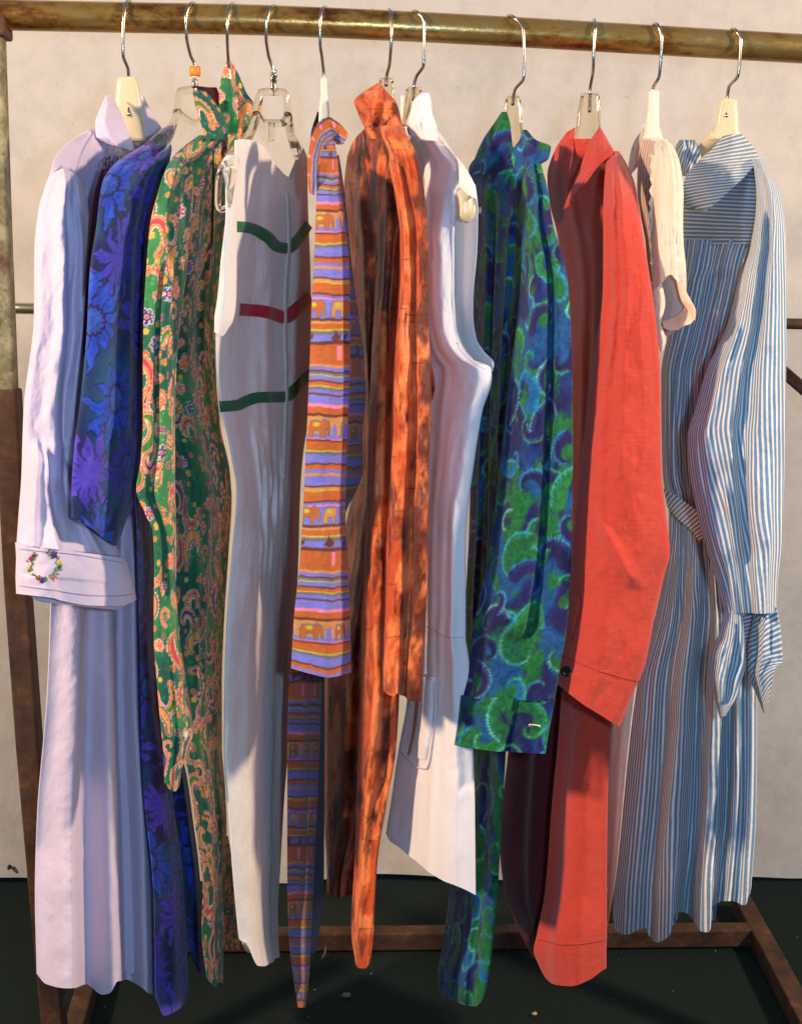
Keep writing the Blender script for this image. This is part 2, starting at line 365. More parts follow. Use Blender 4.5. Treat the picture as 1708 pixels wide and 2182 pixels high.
def paint_swirl():
    W, H = 420, 1400; cv = Canvas(W, H, (0, 0, 0)); n = fbm(cv.X/34, cv.Y/44, 21); n2 = fbm(cv.X/26, cv.Y/36, 33)
    a = ss(n*2+.5)[..., None]; b = ss(n2*2.6+.25)[..., None]
    cv.C[:] = (np.array((16, 16, 82.))*(1-a)+np.array((6, 74, 128.))*a)*(1-b)+np.array((14, 100, 50.))*b
    def spiral(x, y, S, a0, turn, sgn, n=20):
        return [(x+S*(1-t)**.8*math.cos(a0+sgn*turn*t)+S*.12*t, y+S*(1-t)**.8*math.sin(a0+sgn*turn*t)) for t in np.linspace(0, .97, n)]
    pos = [(x+(22 if j % 2 else 0)+RN.uniform(-10, 10), y+RN.uniform(-10, 10)) for j, y in enumerate(range(0, H+40, 40)) for x in range(0, W+40, 46)]
    RN.shuffle(pos)
    for x, y in pos:
        S = RN.uniform(16, 36); a0 = RN.uniform(0, 6.3); sg = RN.choice([1, -1]); tn = RN.uniform(2.6, 5.2); p = spiral(x, y, S, a0, tn, sg); m = len(p)
        fat = RN.choice([(14, 12, 72), (16, 96, 50), (26, 112, 50), (24, 16, 84), (8, 92, 156), (14, 12, 72)]); wd = np.linspace(S*.66, S*.12, m)
        cv.line(p, wd, fat, .92, 4.0)
        cl_ = RN.choice([(52, 170, 200), (30, 140, 190), (60, 180, 120), (110, 200, 215)])
        q = [(p[i][0]+math.cos(a0+i*tn/m*sg)*wd[i]*.46, p[i][1]+math.sin(a0+i*tn/m*sg)*wd[i]*.46) for i in range(m)]
        cv.line(q, np.linspace(RN.uniform(2.2, 4), .8, m), cl_, .6, 3.0)
        for k in range(0, 2*m-6):
            i = k/2; i0 = int(i); x0, y0 = p[i0]; x1, y1 = p[min(i0+1, m-1)]; fr = i-i0; x0 = x0*(1-fr)+x1*fr; y0 = y0*(1-fr)+y1*fr
            aa = a0+i*tn/m*sg+RN.uniform(-.2, .2)+.5*sg; l = wd[i0]*RN.uniform(.5, .72)
            cv.line([(x0+math.cos(aa)*l*.25, y0+math.sin(aa)*l*.25), (x0+math.cos(aa+.25*sg)*l, y0+math.sin(aa+.25*sg)*l)], 1.0, cl_, .5, 1.2)
    f = fbm(cv.X/4, cv.Y/4, 40); f3 = fbm(cv.X/1.6, cv.Y/1.6, 44, 2); cv.C = np.clip(cv.C*(1+.30*f[..., None]+.18*f3[..., None]), 0, 255); return cv
def paint_bark():
    W, H = 420, 1400; cv = Canvas(W, H, (0, 0, 0)); X, Y = cv.X, cv.Y
    a = fbm(X/22, Y/34, 50); b = fbm(X/5, Y/9, 53); c = fbm(X/20, Y/44, 57)
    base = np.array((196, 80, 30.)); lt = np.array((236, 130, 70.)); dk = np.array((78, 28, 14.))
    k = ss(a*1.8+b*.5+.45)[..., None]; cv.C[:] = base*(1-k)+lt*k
    back = ss((X-225)/25); d = ss((c+b*.35-.10+.55*back)*1.6)[..., None]; cv.C = cv.C*(1-d*.85)+dk*d*.85  # back ramp darkens one side: shade of the dress's inner face painted into print
    for _ in range(60):
        x, y = RN.uniform(0, W), RN.uniform(0, H); ww_, hh_ = RN.uniform(16, 34), RN.uniform(30, 70); cc_ = RN.choice([(240, 140, 84), (206, 84, 34), (150, 56, 24), (226, 116, 70)]); w_ = cv.win(x, y, x+ww_, y+hh_)
        if w_: cv.over(w_, np.full(cv.X[w_].shape, .38)*np.clip(.8+.6*b[w_], 0, 1), cc_)
        cv.line([(x, y), (x+ww_, y), (x+ww_, y+hh_)], .9, (60, 20, 10), .7)
    for _ in range(90):
        x, y = RN.uniform(0, W), RN.uniform(0, H); L = RN.uniform(20, 75); p = [(x, y)]
        vert = RN.random() < .55
        for q in range(7):
            x += RN.uniform(-1.5, 1.5) if vert else L/7; y += L/7 if vert else RN.uniform(-3, 3); p.append((x, y))
        cv.line(p, .8, (54, 18, 10), .8)
    g = fbm(X/2.2, Y/5, 60); cv.C = np.clip(cv.C*(1+.08*g[..., None]), 0, 255); return cv
def paint_stripe():
    W, H = 420, 1400; cv = Canvas(W, H, (150, 84, 40)); X, Y = cv.X, cv.Y
    OR, PE, BR, TA, YE, PK, SL = (182, 92, 34), (114, 116, 205), (92, 42, 34), (196, 138, 80), (186, 184, 52), (228, 128, 168), (98, 104, 122)
    seq = [(PE, 10), (BR, 2), (TA, 3), (YE, 1.5), (OR, 11), (BR, 2), (PE, 3), (PK, 2), (PE, 20), (BR, 3), (TA, 3), (OR, 6), (YE, 2), (SL, 4), (PE, 7), (BR, 4), (OR, 22), (TA, 3), (PE, 4), (BR, 2), (SL, 3), (YE, 1.5), (PE, 5), (BR, 2), (OR, 4), (YE, 1.5), (SL, 3), (PE, 4),
           (BR, 2), (PE, 9), (PK, 4), (OR, 7), (BR, 3), (TA, 20), (PE, 4), (PK, 1.5), (BR, 2), (OR, 10), (YE, 2), (SL, 3), (PE, 10), (BR, 2), (OR, 5), (PE, 4), (TA, 3)]
    tot = sum(h for _, h in seq); wob = 2.4*fbm(X/28, Y/50, 70, 2)+.7*fbm(X/6, Y/12, 72, 2)
    t = (Y+wob) % tot; e = 0
    for c, h in seq:
        m = np.clip(np.minimum(t-e, e+h-t)*cv.r+.5, 0, 1)[..., None]; cc = np.array(c, float)
        dry = .10*fbm(X/9, Y/1.5, 75)[..., None]
        cv.C = cv.C*(1-m)+np.clip(cc*(1+dry), 0, 255)*m; e += h
    def eleph(x, y, s, c, y2):
        s = s*1.25
        p = np.array([(-1, .75), (-1, -.1), (-.85, -.5), (-.3, -.62), (.25, -.5), (.55, -.72), (.95, -.5), (1.1, -.05), (1.15, .55), (1.0, .6), (.92, .1), (.7, 0), (.6, .75), (.3, .75), (.25, .2), (-.45, .2), (-.55, .75)])*s+[x, y]
        cv.poly(p, [(-1.3, SL), (0, c)]); cv.disc(x-.2*s, y-.3*s, .35*s, y2, 2, .2*s)
    y = 0
    while y < H:
        ya = y+sum(h for _, h in seq[:8])+9
        for k in range(0, W, 34): eleph(k+RN.uniform(6, 12), ya, 10, TA if (k//34) % 2 else OR, YE)
        yb = y+sum(h for _, h in seq[:33])+9
        for k in range(0, W, 46):
            eleph(k+16, yb+3, 10, OR if (k//46) % 2 else (150, 84, 44), YE); cv.disc(k+38, yb+7, 4, PE, 1.5, 8)
        yc = y+sum(h for _, h in seq[:16])+8
        for k in range(0, W, 52): cv.poly([(k+20, yc-6), (k+29, yc-6), (k+28, yc+9), (k+21, yc+9)], [(-.5, TA), (0, PK)])
        yd = y+sum(h for _, h in seq[:14])+2
        for k in range(14, W, 40): cv.poly(rot([(-1, .3), (-.5, -.2), (-.2, -.9), (0, -.3), (.3, -.8), (.35, -.1), (1, -.3), (.8, .3), (.2, .5), (-.3, .6)], 0, k, yd, 9), [(0, BR)])
        y += tot
    return cv
# ------------------------------------------------------------------ cloth: a closed, folded tube of fabric hung between two measured edges
def R(y, xl, xr, Yl, Yr): return (xl, y, Yl, xr, y, Yr)
def RR(a, b, Ya, Yb): return (a[0], a[1], Ya, b[0], b[1], Yb)
class Cloth:
    def __init__(s, rows, bulge=.02, folds=(), seed=0, top=None, hem=None, wav=(0, 3, 0), wr=.0010, edge_p=4, face=None):
        s.rows = np.array(rows, float); m = s.rows[:, [0, 1]]*.5+s.rows[:, [3, 4]]*.5
        L = np.r_[0, np.cumsum(np.maximum(np.hypot(*np.diff(m, axis=0).T), 2))]; s.t = L/L[-1]; s.len = L[-1]
        s.b = bulge; s.folds = folds; s.seed = seed; s.top = top; s.hem = hem; s.wav = wav; s.wr = wr; s.ep = edge_p; s.face = face; s.bk = .985
    def rowvals(s, v): return [hermite(s.t, s.rows[:, k], v) for k in range(6)]
    def pix(s, u, v):
        a = s.rowvals(v); px = a[0]+(a[3]-a[0])*u; py = a[1]+(a[4]-a[1])*u; Y = a[2]+(a[5]-a[2])*u
        if s.top: k = np.clip(1-v/s.t[1], 0, 1); py = py+np.interp(u, [q[0] for q in s.top], [q[1] for q in s.top])*k
        if s.hem:
            k = np.clip((v-s.t[-2])/(1-s.t[-2]), 0, 1); py = py+hermite([q[0] for q in s.hem], [q[1] for q in s.hem], np.clip(u, 0, 1))*k
        return px, py, Y, a
    def disp(s, u, v):
        e = 1-np.abs(2*u-1)**s.ep; d = 0*u; k, amp = s.wav[1], s.wav[0]; gro = .35+.65*v if s.wav[2] == 0 else 1.0
        if amp:
            x = u*k+.5*vn(v*2.2, 3.3+0*v, s.seed)+.25*vn(v*7, u*2, s.seed+2)
            f = vn(x, v*.9+5, s.seed+4); f2 = vn(x*2.3+9, v*1.7, s.seed+6)
            d = d+amp*gro*(1-2*np.abs(f)+.45*f2)
        for fd in s.folds:
            kind, pts, wd, a = fd[:4]
            if kind == 'p':
                d = d+a*np.interp(v, [q[0] for q in pts], [q[1] for q in pts])*hermite([q[0] for q in wd], [q[1] for q in wd], np.clip(u+.012*vn(v*5, 1+0*v, s.seed), 0, 1)); continue
            vv = [q[0] for q in pts]; uu = [q[1] for q in pts]; c = hermite(vv, uu, np.clip(v, vv[0], vv[-1])) if len(vv) > 2 else np.interp(v, vv, uu)
            fade = ss((v-vv[0])/.05+ (1 if vv[0] <= 0 else 0))*ss((vv[-1]-v)/.05+(1 if vv[-1] >= 1 else 0))
            if kind == 'r': d = d+a*fade*np.exp(-((u-c)/wd)**2)
            elif kind == 's': d = d+a*fade*(np.tanh((u-c)/wd))*np.exp(-np.abs(u-c)/.35)
        if s.wr:
            W = 7.0
            d = d+s.wr*(fbm(u*5, v*s.len/60, s.seed+11, 4)*1.6+.8*(1-2*np.abs(fbm(u*2.2+v*1.5, v*s.len/150+u, s.seed+19, 3))))
        return d*e
    def ev(s, u, v, off=0.0, back=False):
        px, py, Y, a = s.pix(u, v); B = P(px, py, Y); Lp = P(a[0], a[1], a[2]); Rp = P(a[3], a[4], a[5]); c = Rp-Lp
        n = np.stack([c[..., 1], -c[..., 0], 0*c[..., 2]], -1)
        n = n/(np.linalg.norm(n, axis=-1)[..., None]+1e-9)
        n = n + np.array([0, 0, 0.0])
        b = s.b*np.sqrt(np.clip(1-(2*u-1)**2, 0, 1)); bw = np.clip(np.abs(a[3]-a[0])/70, .12, 1)
        if back: D = b*bw*.9+.0014; return P(px, py, Y+D)-n*(.08*D)[..., None], n, np.linalg.norm(c, axis=-1)
        else: D = b*bw*.4+s.disp(u, v)*bw+.0008*np.sqrt(np.clip(1-(2*u-1)**2, 0, 1))+off
        D = D-off
        return P(px, py, Y-.95*D)+n*(.22*D+off)[..., None], n, np.linalg.norm(c, axis=-1)
    def inv(s, px, py):
        tt = np.linspace(0, 1, 400); a = s.rowvals(tt); px = np.atleast_1d(np.asarray(px, float)); py = np.atleast_1d(np.asarray(py, float)); U = px*0; V = px*0
        for i in range(len(px)):
            u = .5
            for _ in range(8):
                y = a[1]+(a[4]-a[1])*u; v = np.interp(py[i], y, tt); x0 = np.interp(v, tt, a[0]); x1 = np.interp(v, tt, a[3]); u = float(np.clip((px[i]-x0)/(x1-x0+1e-9), -.2, 1.2))
            U[i] = u; V[i] = v
        return U, V
    def build(s, name, m, parent, step=3.0, cv=None, uvoff=(0, 0), scale=1.0, stripe=None, slant=0, swap=False, kind=None, label=None):
        wmax = max(np.abs(s.rows[:, 3]-s.rows[:, 0]).max(), 12); nu = int(max(8, min(160, wmax/step)))+1; nv = int(max(6, s.len/step))+1
        if step <= 2.2: nu = max(nu, 32)
        uu = .5-.5*np.cos(np.linspace(0, math.pi, nu)); uu = .65*uu+.35*np.linspace(0, 1, nu)
        vv = np.linspace(0, 1, nv); Ug, Vg = np.meshgrid(uu, vv)
        A, n, W = s.ev(Ug, Vg); nb = max(6, nu//4) if step > 2.2 else nu//2; ub = np.linspace(1, 0, nb)[1:-1]; Ub, Vb = np.meshgrid(ub, vv); Bk, _, Wb = s.ev(Ub, Vb*s.bk+(1-s.bk)*.3, back=True)
        allp = np.concatenate([A, Bk], 1); T = allp.shape[1]; idx = np.arange(nv*T).reshape(nv, T); nx = np.roll(idx, -1, 1)
        Q = np.stack([idx[:-1], nx[:-1], nx[1:], idx[1:]], -1).reshape(-1, 4)
        Q = Q[:, ::-1]
        me = meshof(name, allp.reshape(-1, 3), Q)
        ua = np.concatenate([Ug, Ub], 1); Wa = np.concatenate([W, Wb], 1); va = np.concatenate([Vg, Vb], 1)
        mid = s.ev(np.full(nv, .5), vv)[0]; Lc = np.r_[0, np.cumsum(np.linalg.norm(np.diff(mid, axis=0), axis=1))]
        ar = np.concatenate([np.zeros((nv, 1)), np.cumsum(np.linalg.norm(np.diff(A, axis=1), axis=2), 1)], 1); mid_i = nu//2
        tot = ar[:, -1:].copy(); arn = ar/np.maximum(tot, 1e-6); sm_ = lambda A_, k_: np.apply_along_axis(lambda c_: np.convolve(np.pad(c_, k_, 'edge'), np.ones(2*k_+1)/(2*k_+1), 'valid'), 0, A_)
        arn = sm_(arn, 40); arc = sm_(ar-ar[:, mid_i:mid_i+1], 14); bb = np.interp(ub, uu, np.arange(nu)).astype(int)
        Ux = np.concatenate([arc, arc[:, bb]], 1)*scale+.15; sa_ = np.concatenate([arn, arn[:, bb]], 1)
        Vx = np.repeat(Lc[:, None], T, 1)*scale
        li = np.zeros(len(me.loops), np.int32); me.loops.foreach_get('vertex_index', li)
        uv = me.uv_layers.new(name='UVMap'); uv.data.foreach_set('uv', np.stack([Ux.ravel()[li]+s.seed*.37, Vx.ravel()[li]], 1).astype(np.float32).ravel())
        if stripe is not None:
            axis, cnt = stripe; S = (sa_*cnt if axis == 'u' else va*cnt) + slant*(va if axis == 'u' else sa_)
            st = me.uv_layers.new(name='stripe'); st.data.foreach_set('uv', np.stack([S.ravel()[li], 0*S.ravel()[li]], 1).astype(np.float32).ravel())
        if cv is not None:
            cu, cw_ = (Vx*1000+150, Ux*1000-150) if swap else (Ux*1000, Vx*1000)
            c = lin(cv.sample((cu+uvoff[0]) % (cv.W-2), (cw_+uvoff[1]) % (cv.H-2)))
            ca = me.color_attributes.new('print', 'FLOAT_COLOR', 'POINT'); ca.data.foreach_set('color', np.concatenate([c, np.ones(c.shape[:2]+(1,))], -1).astype(np.float32).ravel())
        o = link(name, me, m, parent)
        if label: o['label'] = label
        return o
    def strip(s, name, pts, width, m, parent, off=.0015, n=60, label=None):
        """a ribbon, seam or placket lying on the cloth along a measured line"""
        pts = np.asarray(pts, float); L = np.r_[0, np.cumsum(np.hypot(*np.diff(pts, axis=0).T))]; t = np.linspace(0, L[-1], n)
        x = hermite(L, pts[:, 0], t); y = hermite(L, pts[:, 1], t); dx = np.gradient(x); dy = np.gradient(y); l = np.hypot(dx, dy); rows = []
        k = 5; g = MB(); A = np.zeros((n, k, 3)); B = np.zeros((n, k, 3))
        for j in range(k):
            q = (j/(k-1)-.5)*width; U, V = s.inv(x-dy/l*q, y+dx/l*q); pt, nn, _ = s.ev(U, V, off=off+(.0006 if 0 < j < k-1 else 0)); A[:, j] = pt
            B[:, j] = s.ev(U, V, off=-.001)[0]
        ring = np.concatenate([A, B[:, ::-1]], 1); g.grid(ring, True); o = g.build(name, m, parent)
        me = o.data; uv = me.uv_layers.new(name='UVMap'); li = np.zeros(len(me.loops), np.int32); me.loops.foreach_get('vertex_index', li); jj = np.arange(n*2*k)
        uv.data.foreach_set('uv', np.stack([(jj % (2*k))[li]*.004, (jj//(2*k))[li]*.004], 1).astype(np.float32).ravel())
        if label: o['label'] = label
        return o
    def spot(s, px, py, off=.001):
        U, V = s.inv(px, py); p, n, _ = s.ev(U, V, off=off); return p[0], n[0]
def button(cl, name, px, py, r, m, parent, holes=True):
    p, n = cl.spot(px, py, .0005); n = Vector(n); q = n.to_track_quat('Z', 'Y').to_matrix(); b = MB(); prof = [(r*.2, .0018), (r*.62, .0016), (r*.75, .0026), (r*.95, .0022), (r, .001), (r*.95, 0)]
    A = np.array([[np.array(q @ Vector((a*math.cos(t), a*math.sin(t), h)))+p for t in np.linspace(0, 2*math.pi, 18, endpoint=False)] for a, h in prof]); k = b.grid(A, True); b.Q.append(tuple(range(k+17, k-1, -1)))
    return b.build(name, m, parent)

# ================================================================== the setting
def wall_floor():
    s = N('wall_cloth'); co = s.coord('Object'); a = s.noise(co, 3.5, 5, .6); b = s.noise(co, 26, 6, .65); c = s.noise(co, 260, 2)
    base = s.ramp(s.math('ADD', s.math('MULTIPLY', a, .6), s.math('MULTIPLY', b, .4)), [(.30, (172, 172, 171)), (.5, (192, 191, 189)), (.72, (202, 200, 197))])
    spots = s.noise(co, 120, 1); sp = s.n('ShaderNodeMapRange', i_0=spots, i_1=.75, i_2=.80)
    base = s.mix(s.math('MULTIPLY', sp.outputs[0], .35), base, L4((120, 108, 98)))
    s.set(s.b.inputs['Base Color'], base); s.b.inputs['Roughness'].default_value = .92
    nb = s.bump(s.noise(s.coord('Object', (1, 1, .5)), 5, 4, .55, .6), .012, .8); nb = s.bump(b, .0018, .7, nb); nb = s.bump(c, .0005, .5, nb); s.t.links.new(nb, s.b.inputs['Normal'])
    xs = np.linspace(-2.6, 2.8, 240); zs = np.linspace(0.003, 2.6, 130); X, Z = np.meshgrid(xs, zs)
    Y = .65+.014*fbm(X*1.8, Z*1.2, 90)+.004*fbm(X*6+Z*3, Z*2, 92)+.007*vn(X*5.5+.6*vn(Z*1.5, X, 94), Z*.35, 93)*np.clip(1.2-Z*.5, .2, 1); Z = Z+.010*np.exp(-Z/.03)*(1+vn(X*4, Z*0, 96))+.010*np.exp(-Z/.05)*vn(X*9, Z*0, 91)
    g = MB(); g.grid(np.stack([X, Y, Z], -1)); o = g.build('wall', s.m); tag(o, kind='structure')
    s = N('carpet'); co = s.coord('Object'); a = s.noise(co, 5, 4); b = s.noise(co, 420, 3, .7); d = s.noise(co, 130, 2)
    s.set(s.b.inputs['Base Color'], s.mix(s.math('MULTIPLY_ADD', b, .8, s.math('MULTIPLY', a, .2)), L4((8, 17, 16)), L4((48, 60, 56)))); s.b.inputs['Roughness'].default_value = .97
    s.b.inputs['Specular IOR Level'].default_value = .1
    s.t.links.new(s.bump(s.math('ADD', b, s.math('MULTIPLY', d, .5)), .004, .9), s.b.inputs['Normal'])
    xs = np.linspace(-3.2, 3.4, 90); ys = np.linspace(-2.8, .75, 60); X, Y = np.meshgrid(xs, ys); g = MB(); g.grid(np.stack([X, Y, .002*fbm(X*3, Y*3, 95)-.002], -1))
    tag(g.build('floor', s.m), kind='structure')
wall_floor()
# ================================================================== the rack
rod_pts = [(-330, 28), (0, 32), (150, 35), (300, 38), (586, 44), (860, 56), (1118, 69.5), (1400, 86), (1708, 104), (2000, 121)]
rp = smoothpts([P(x, y, 0) for x, y in rod_pts], 8)
rack = thing('clothes_rack', 'rusty metal clothes rack with brass coloured top rod, standing on the dark carpet', 'clothes rack', (float(rp[0][0])+.3, 0, 0))
b = MB(); b.sweep(rp, 28.8*1.6/F, 40); b.build('top_rod', M['rod'], rack)
def beam(name, m, pts, wd, dp, bevel=.003):
    """rectangular tube along points; wd across the picture, dp in depth"""
    b = MB(); pts = np.array(pts, float); ax = pts[-1]-pts[0]; up = (0, 1, 0) if abs(ax[1]) < np.linalg.norm(ax)*.7 else (0, 0, 1)
    b.sweep(pts, wd/2*1.414, 4, dp/2*1.414, updir=up); return b.build(name, m, rack, smooth=False, bevel=bevel)
beam('upright', M['paint'], [P(-19, 66, 0), P(-4, 500, 0), P(10, 836, 0)], .032, .026)
beam('upright_sleeve', M['rust'], [P(17, 828, 0), P(41, 1266, 0), P(65, 1595, 0), P(92, 1906, 0), P(116, 2170, 0), G(126, 2270, 0)+[0, 0, .0]], .030, .034)
beam('corner_bracket', M['rust'], [P(-16, 40, .0), P(-14, 82, .0)], .040, .040)
ru = P(2010, 127, 0); beam('upright', M['rust'], [ru, ru*[1, 1, .5]+[.0, 0, 0], ru*[1, 1, 0]+[.0, 0, .0]], .030, .034)
zb = P(50, 657, .30); ze = P(1700, 690, .30)
b = MB(); q0 = P(-40, 655, .30); q1 = P(900, 673, .30); b.sweep([q0, zb, q1], .0085, 20); b.build('back_rail', M['pipe'], rack)
b = MB(); q2 = P(1900, 694, .30); b.sweep([q1, ze, q2], .0085, 20); b.build('back_rail', M['rust'], rack)
beam('diagonal_brace', M['rust'], [P(1560, 700, .26), P(1640, 768, .25), P(1712, 830, .20), P(1800, 905, .10)], .018, .010)
c0 = G(150, 1998, .022); c1 = G(1600, 1992, .022)
yb = float((c0[1]+c1[1])/2); xL = float(G(178, 2100, 0)[0]); xR = float(G(1598, 1975, .02)[0])
beam('base_bar', M['rust'], [(xL, yb, .020), (xR, yb, .020)], .034, .030)
beam('base_rail', M['rust'], [G(205, 2040, .02)*[1, 1, 1], G(150, 2230, .02)], .030, .036)
beam('base_rail', M['rust'], [G(1577, 1925, .02), G(1640, 2040, .02), G(1724, 2200, .02), G(1775, 2300, .02)], .034, .036)
# ================================================================== hangers
def hook(parent, pts, r=.0021):
    b = MB(); b.sweep(smoothpts(pts, 7), r, 10); return b.build('hook', M['steel'], parent)
def over_rod(top, pts, side=1, r=.0021):
    """hook wire: tail behind the rod, over its top, down in front, then the shank"""
    x, y = top; T = P(x, y, 0); pts3 = [T+[side*.004, .022, -.016], T+[side*.003, .017, -.004], T]
    n = len(pts)
    for i, (a, c, Y) in enumerate(pts): pts3.append(P(a, c, Y))
    return pts3
HG = 'plastic clothes hangers hooked over the brass rod'
def hanger(label, top, pts, neck, mat, arms=(), name='clothes_hanger', nd=.006, cap=None, hookr=.0021):
    base = P(top[0], top[1], 0); t = thing(name, label, 'hanger', tuple(map(float, base)), HG); hook(t, over_rod(top, pts), hookr)
    if neck:
        pts_ = smoothpts([P((a+b)/2, y, Y) for y, a, b, Y in neck], 5); wd = np.interp(np.linspace(0, 1, len(pts_)), np.linspace(0, 1, len(neck)), [(b-a)/2*1.6/F for y, a, b, Y in neck])
        pts_ = np.concatenate([pts_[:1]+(pts_[0]-pts_[1])*.12, pts_[:1], pts_]); pts_[1] = pts_[0]*.6+pts_[2]*.4; pts_[2] = pts_[0]*.1+pts_[3]*.15+pts_[2]*.75
        wd = np.r_[wd[0]*.6, wd[0]*.86, wd]; dd = np.r_[nd*.5, nd*.85, np.full(len(wd)-2, nd)]
        g = MB(); g.sweep(pts_, dd, 24, wd, sq=.62, updir=(1, 0, 0)); nk = g.build('neck', mat, t)
        if mat is M['smoke']:
            for sd in (-1, 1):
                g = MB(); g.sweep(pts_[3:]+np.outer(wd[3:]*.86*sd, [1, 0, 0])+[0, -nd*.7, 0], .0016, 8); g.build('rib', mat, nk)
    for a in arms:
        pp = smoothpts([P(x, y, Y) for x, y, Y, w_ in a], 5); wd = np.interp(np.linspace(0, 1, len(pp)), np.linspace(0, 1, len(a)), [w_ for *_, w_ in a])
        wd = wd*(1.3 if mat is M['clear'] else 1); g = MB(); g.sweep(pp, wd, 14, wd*.8); g.build('arm', mat, t)
    return t
hanger('cream plastic hanger with wide flat neck, holding the white dress with flower embroidered cuff', (277, 3), [(268, 12, -.021), (264, 45, -.024), (263, 117, -.020), (274, 151, -.006), (275, 189, .0), (275, 247, -.008)],
       [(166, 252, 292, 0), (185, 247, 299, 0), (240, 246, 303, 0), (300, 240, 310, 0)], M['cream_pl'], [[(290, 290, .01, .011), (306, 335, .08, .007), (318, 365, .15, .005)]], nd=.007)
h = hanger('clear plastic hanger with an orange size ring on its wire, holding the blue floral dress', (415, 8), [(403, 13, -.021), (396, 41, -.024), (398, 79, -.020), (406, 117, -.006), (416, 141, 0), (416, 186, 0)], [(166, 411, 421, 0), (190, 409, 423, 0)], M['clear'],
       [[(414, 191, 0, .0048), (384, 196, -.004, .0050), (381, 215, -.006, .0052), (378, 240, -.01, .006), (371, 262, -.03, .009), (352, 292, -.07, .010), (320, 320, -.12, .008)],
        [(416, 191, 0, .0048), (446, 196, .004, .0050), (450, 215, .006, .0052), (452, 240, .01, .006), (455, 285, .05, .009)], [(378, 240, -.01, .0045), (415, 262, 0, .004), (452, 240, .01, .0045)]])
b = MB(); A = np.array([P(416, 141, 0), P(416, 163, 0)]); b.sweep([A[0], A[0]*.9+A[1]*.1, A[0]*.1+A[1]*.9, A[1]], [.0055, .0070, .0070, .0055], 24); b.build('size_ring', M['orange_pl'], h)
b = MB(); b.sweep([P(416, 163, 0), P(416, 170, 0)], .0045, 16); b.build('collar_ring', M['white_pl'], h)
hanger('thin wire hook rising from the tied neck of the green paisley dress', (498, 9), [(489, 18, -.021), (485, 51, -.024), (485, 103, -.014), (487, 132, -.004), (489, 150, 0), (490, 230, .0)], [(228, 476, 504, .01), (330, 470, 508, .01)], M['smoke'], [[(488, 320, 0, .008), (480, 380, .04, .006)]])
h = hanger('clear plastic hanger with twisted chrome shank, holding the white dress with ribbon bands', (588, 14), [(575, 19, -.021), (569, 45, -.024), (567, 79, -.020), (572, 117, -.006), (582, 151, 0), (582, 186, 0)], [(170, 577, 588, 0), (194, 576, 590, 0)], M['clear'],
       [[(582, 195, 0, .0046), (556, 197, -.004, .0050), (551, 215, -.006, .0052), (546, 245, -.01, .006), (540, 268, -.03, .009), (524, 300, -.07, .010), (500, 335, -.14, .009), (478, 370, -.215, .007)],
        [(582, 195, 0, .0046), (606, 197, .004, .0050), (611, 215, .006, .0052), (614, 245, .01, .006), (620, 285, .04, .009), (636, 325, .09, .010), (644, 345, .15, .008)], [(547, 245, -.01, .0045), (560, 262, 0, .0045), (602, 262, 0, .0045), (613, 245, .01, .0045)],
        [(579, 262, 0, .004), (578, 300, 0, .0035)]])
b = MB(); pp = [P(583, 151+2.2*i, 0)+[.0022*math.cos(i*1.3), .0022*math.sin(i*1.3), 0] for i in range(11)]; b.sweep(smoothpts(pp, 5), .0026, 8); b.build('twisted_shank', M['steel'], h)
b = MB(); lp = [P(x, y, -.225) for x, y in ((497, 345), (476, 352), (466, 385), (464, 430), (470, 447), (484, 442), (492, 405), (497, 360))]; lp = smoothpts(lp, 6); b.sweep(lp, .0048, 10, .0035); b.build('shoulder_loop', M['clear'], h)
hanger('white flat plastic hanger stem above the collar of the striped animal print dress', (694, 16), [(686, 22, -.021), (682, 45, -.024), (682, 89, -.020), (687, 130, -.006), (690, 165, 0), (690, 180, 0)], [(167, 683, 697, 0), (196, 683, 697, 0), (199, 680, 701, 0), (256, 679, 702, 0), (300, 678, 703, 0)], M['white_pl'], [[(690, 285, .0, .006), (694, 320, .08, .006), (700, 345, .15, .005)]], nd=.0045)
hanger('smoky clear plastic hanger with short square neck above the orange bark print dress', (828, 21), [(833, 32, -.021), (834, 69, -.024), (830, 134, -.014), (823, 165, 0), (822, 185, 0)], [(167, 809, 836, 0), (175, 807, 838, 0), (215, 806, 838, 0), (262, 800, 842, 0)], M['smoke'], [[(815, 280, 0.02, .008), (800, 330, .08, .006)]], nd=.006)
h = hanger('yellowish clear plastic hanger whose near end pokes from the white armhole', (879, 25), [(891, 28, -.020), (903, 47, -.024), (902, 137, -.020), (886, 165, -.004), (881, 187, 0), (880, 215, 0)], [(187, 866, 895, 0), (200, 862, 900, 0), (240, 860, 902, 0), (270, 856, 905, 0)], M['smoke'], [[(880, 275, .0, .008), (890, 330, .05, .007)]], nd=.006)
b = MB(); b.sweep(smoothpts([P(986, 408, -.19), P(992, 425, -.20), P(994, 450, -.20), P(992, 470, -.195)], 5), [.004]+[.0085]*14+[.004], 16, .0055); b.build('arm_end', M['cream_pl'], h)
hanger('clear ribbed plastic hanger standing above the blue and green swirl dress', (1081, 35), [(1097, 39, -.020), (1113, 62, -.024), (1115, 165, -.020), (1096, 192, -.004), (1093, 206, 0), (1091, 225, 0)], [(206, 1077, 1105, 0), (215, 1073, 1110, 0), (260, 1073, 1110, 0), (300, 1078, 1113, -.01), (345, 1086, 1120, -.03)], M['smoke'], [[(1095, 340, .0, .008), (1085, 390, .05, .006)]], nd=.007)
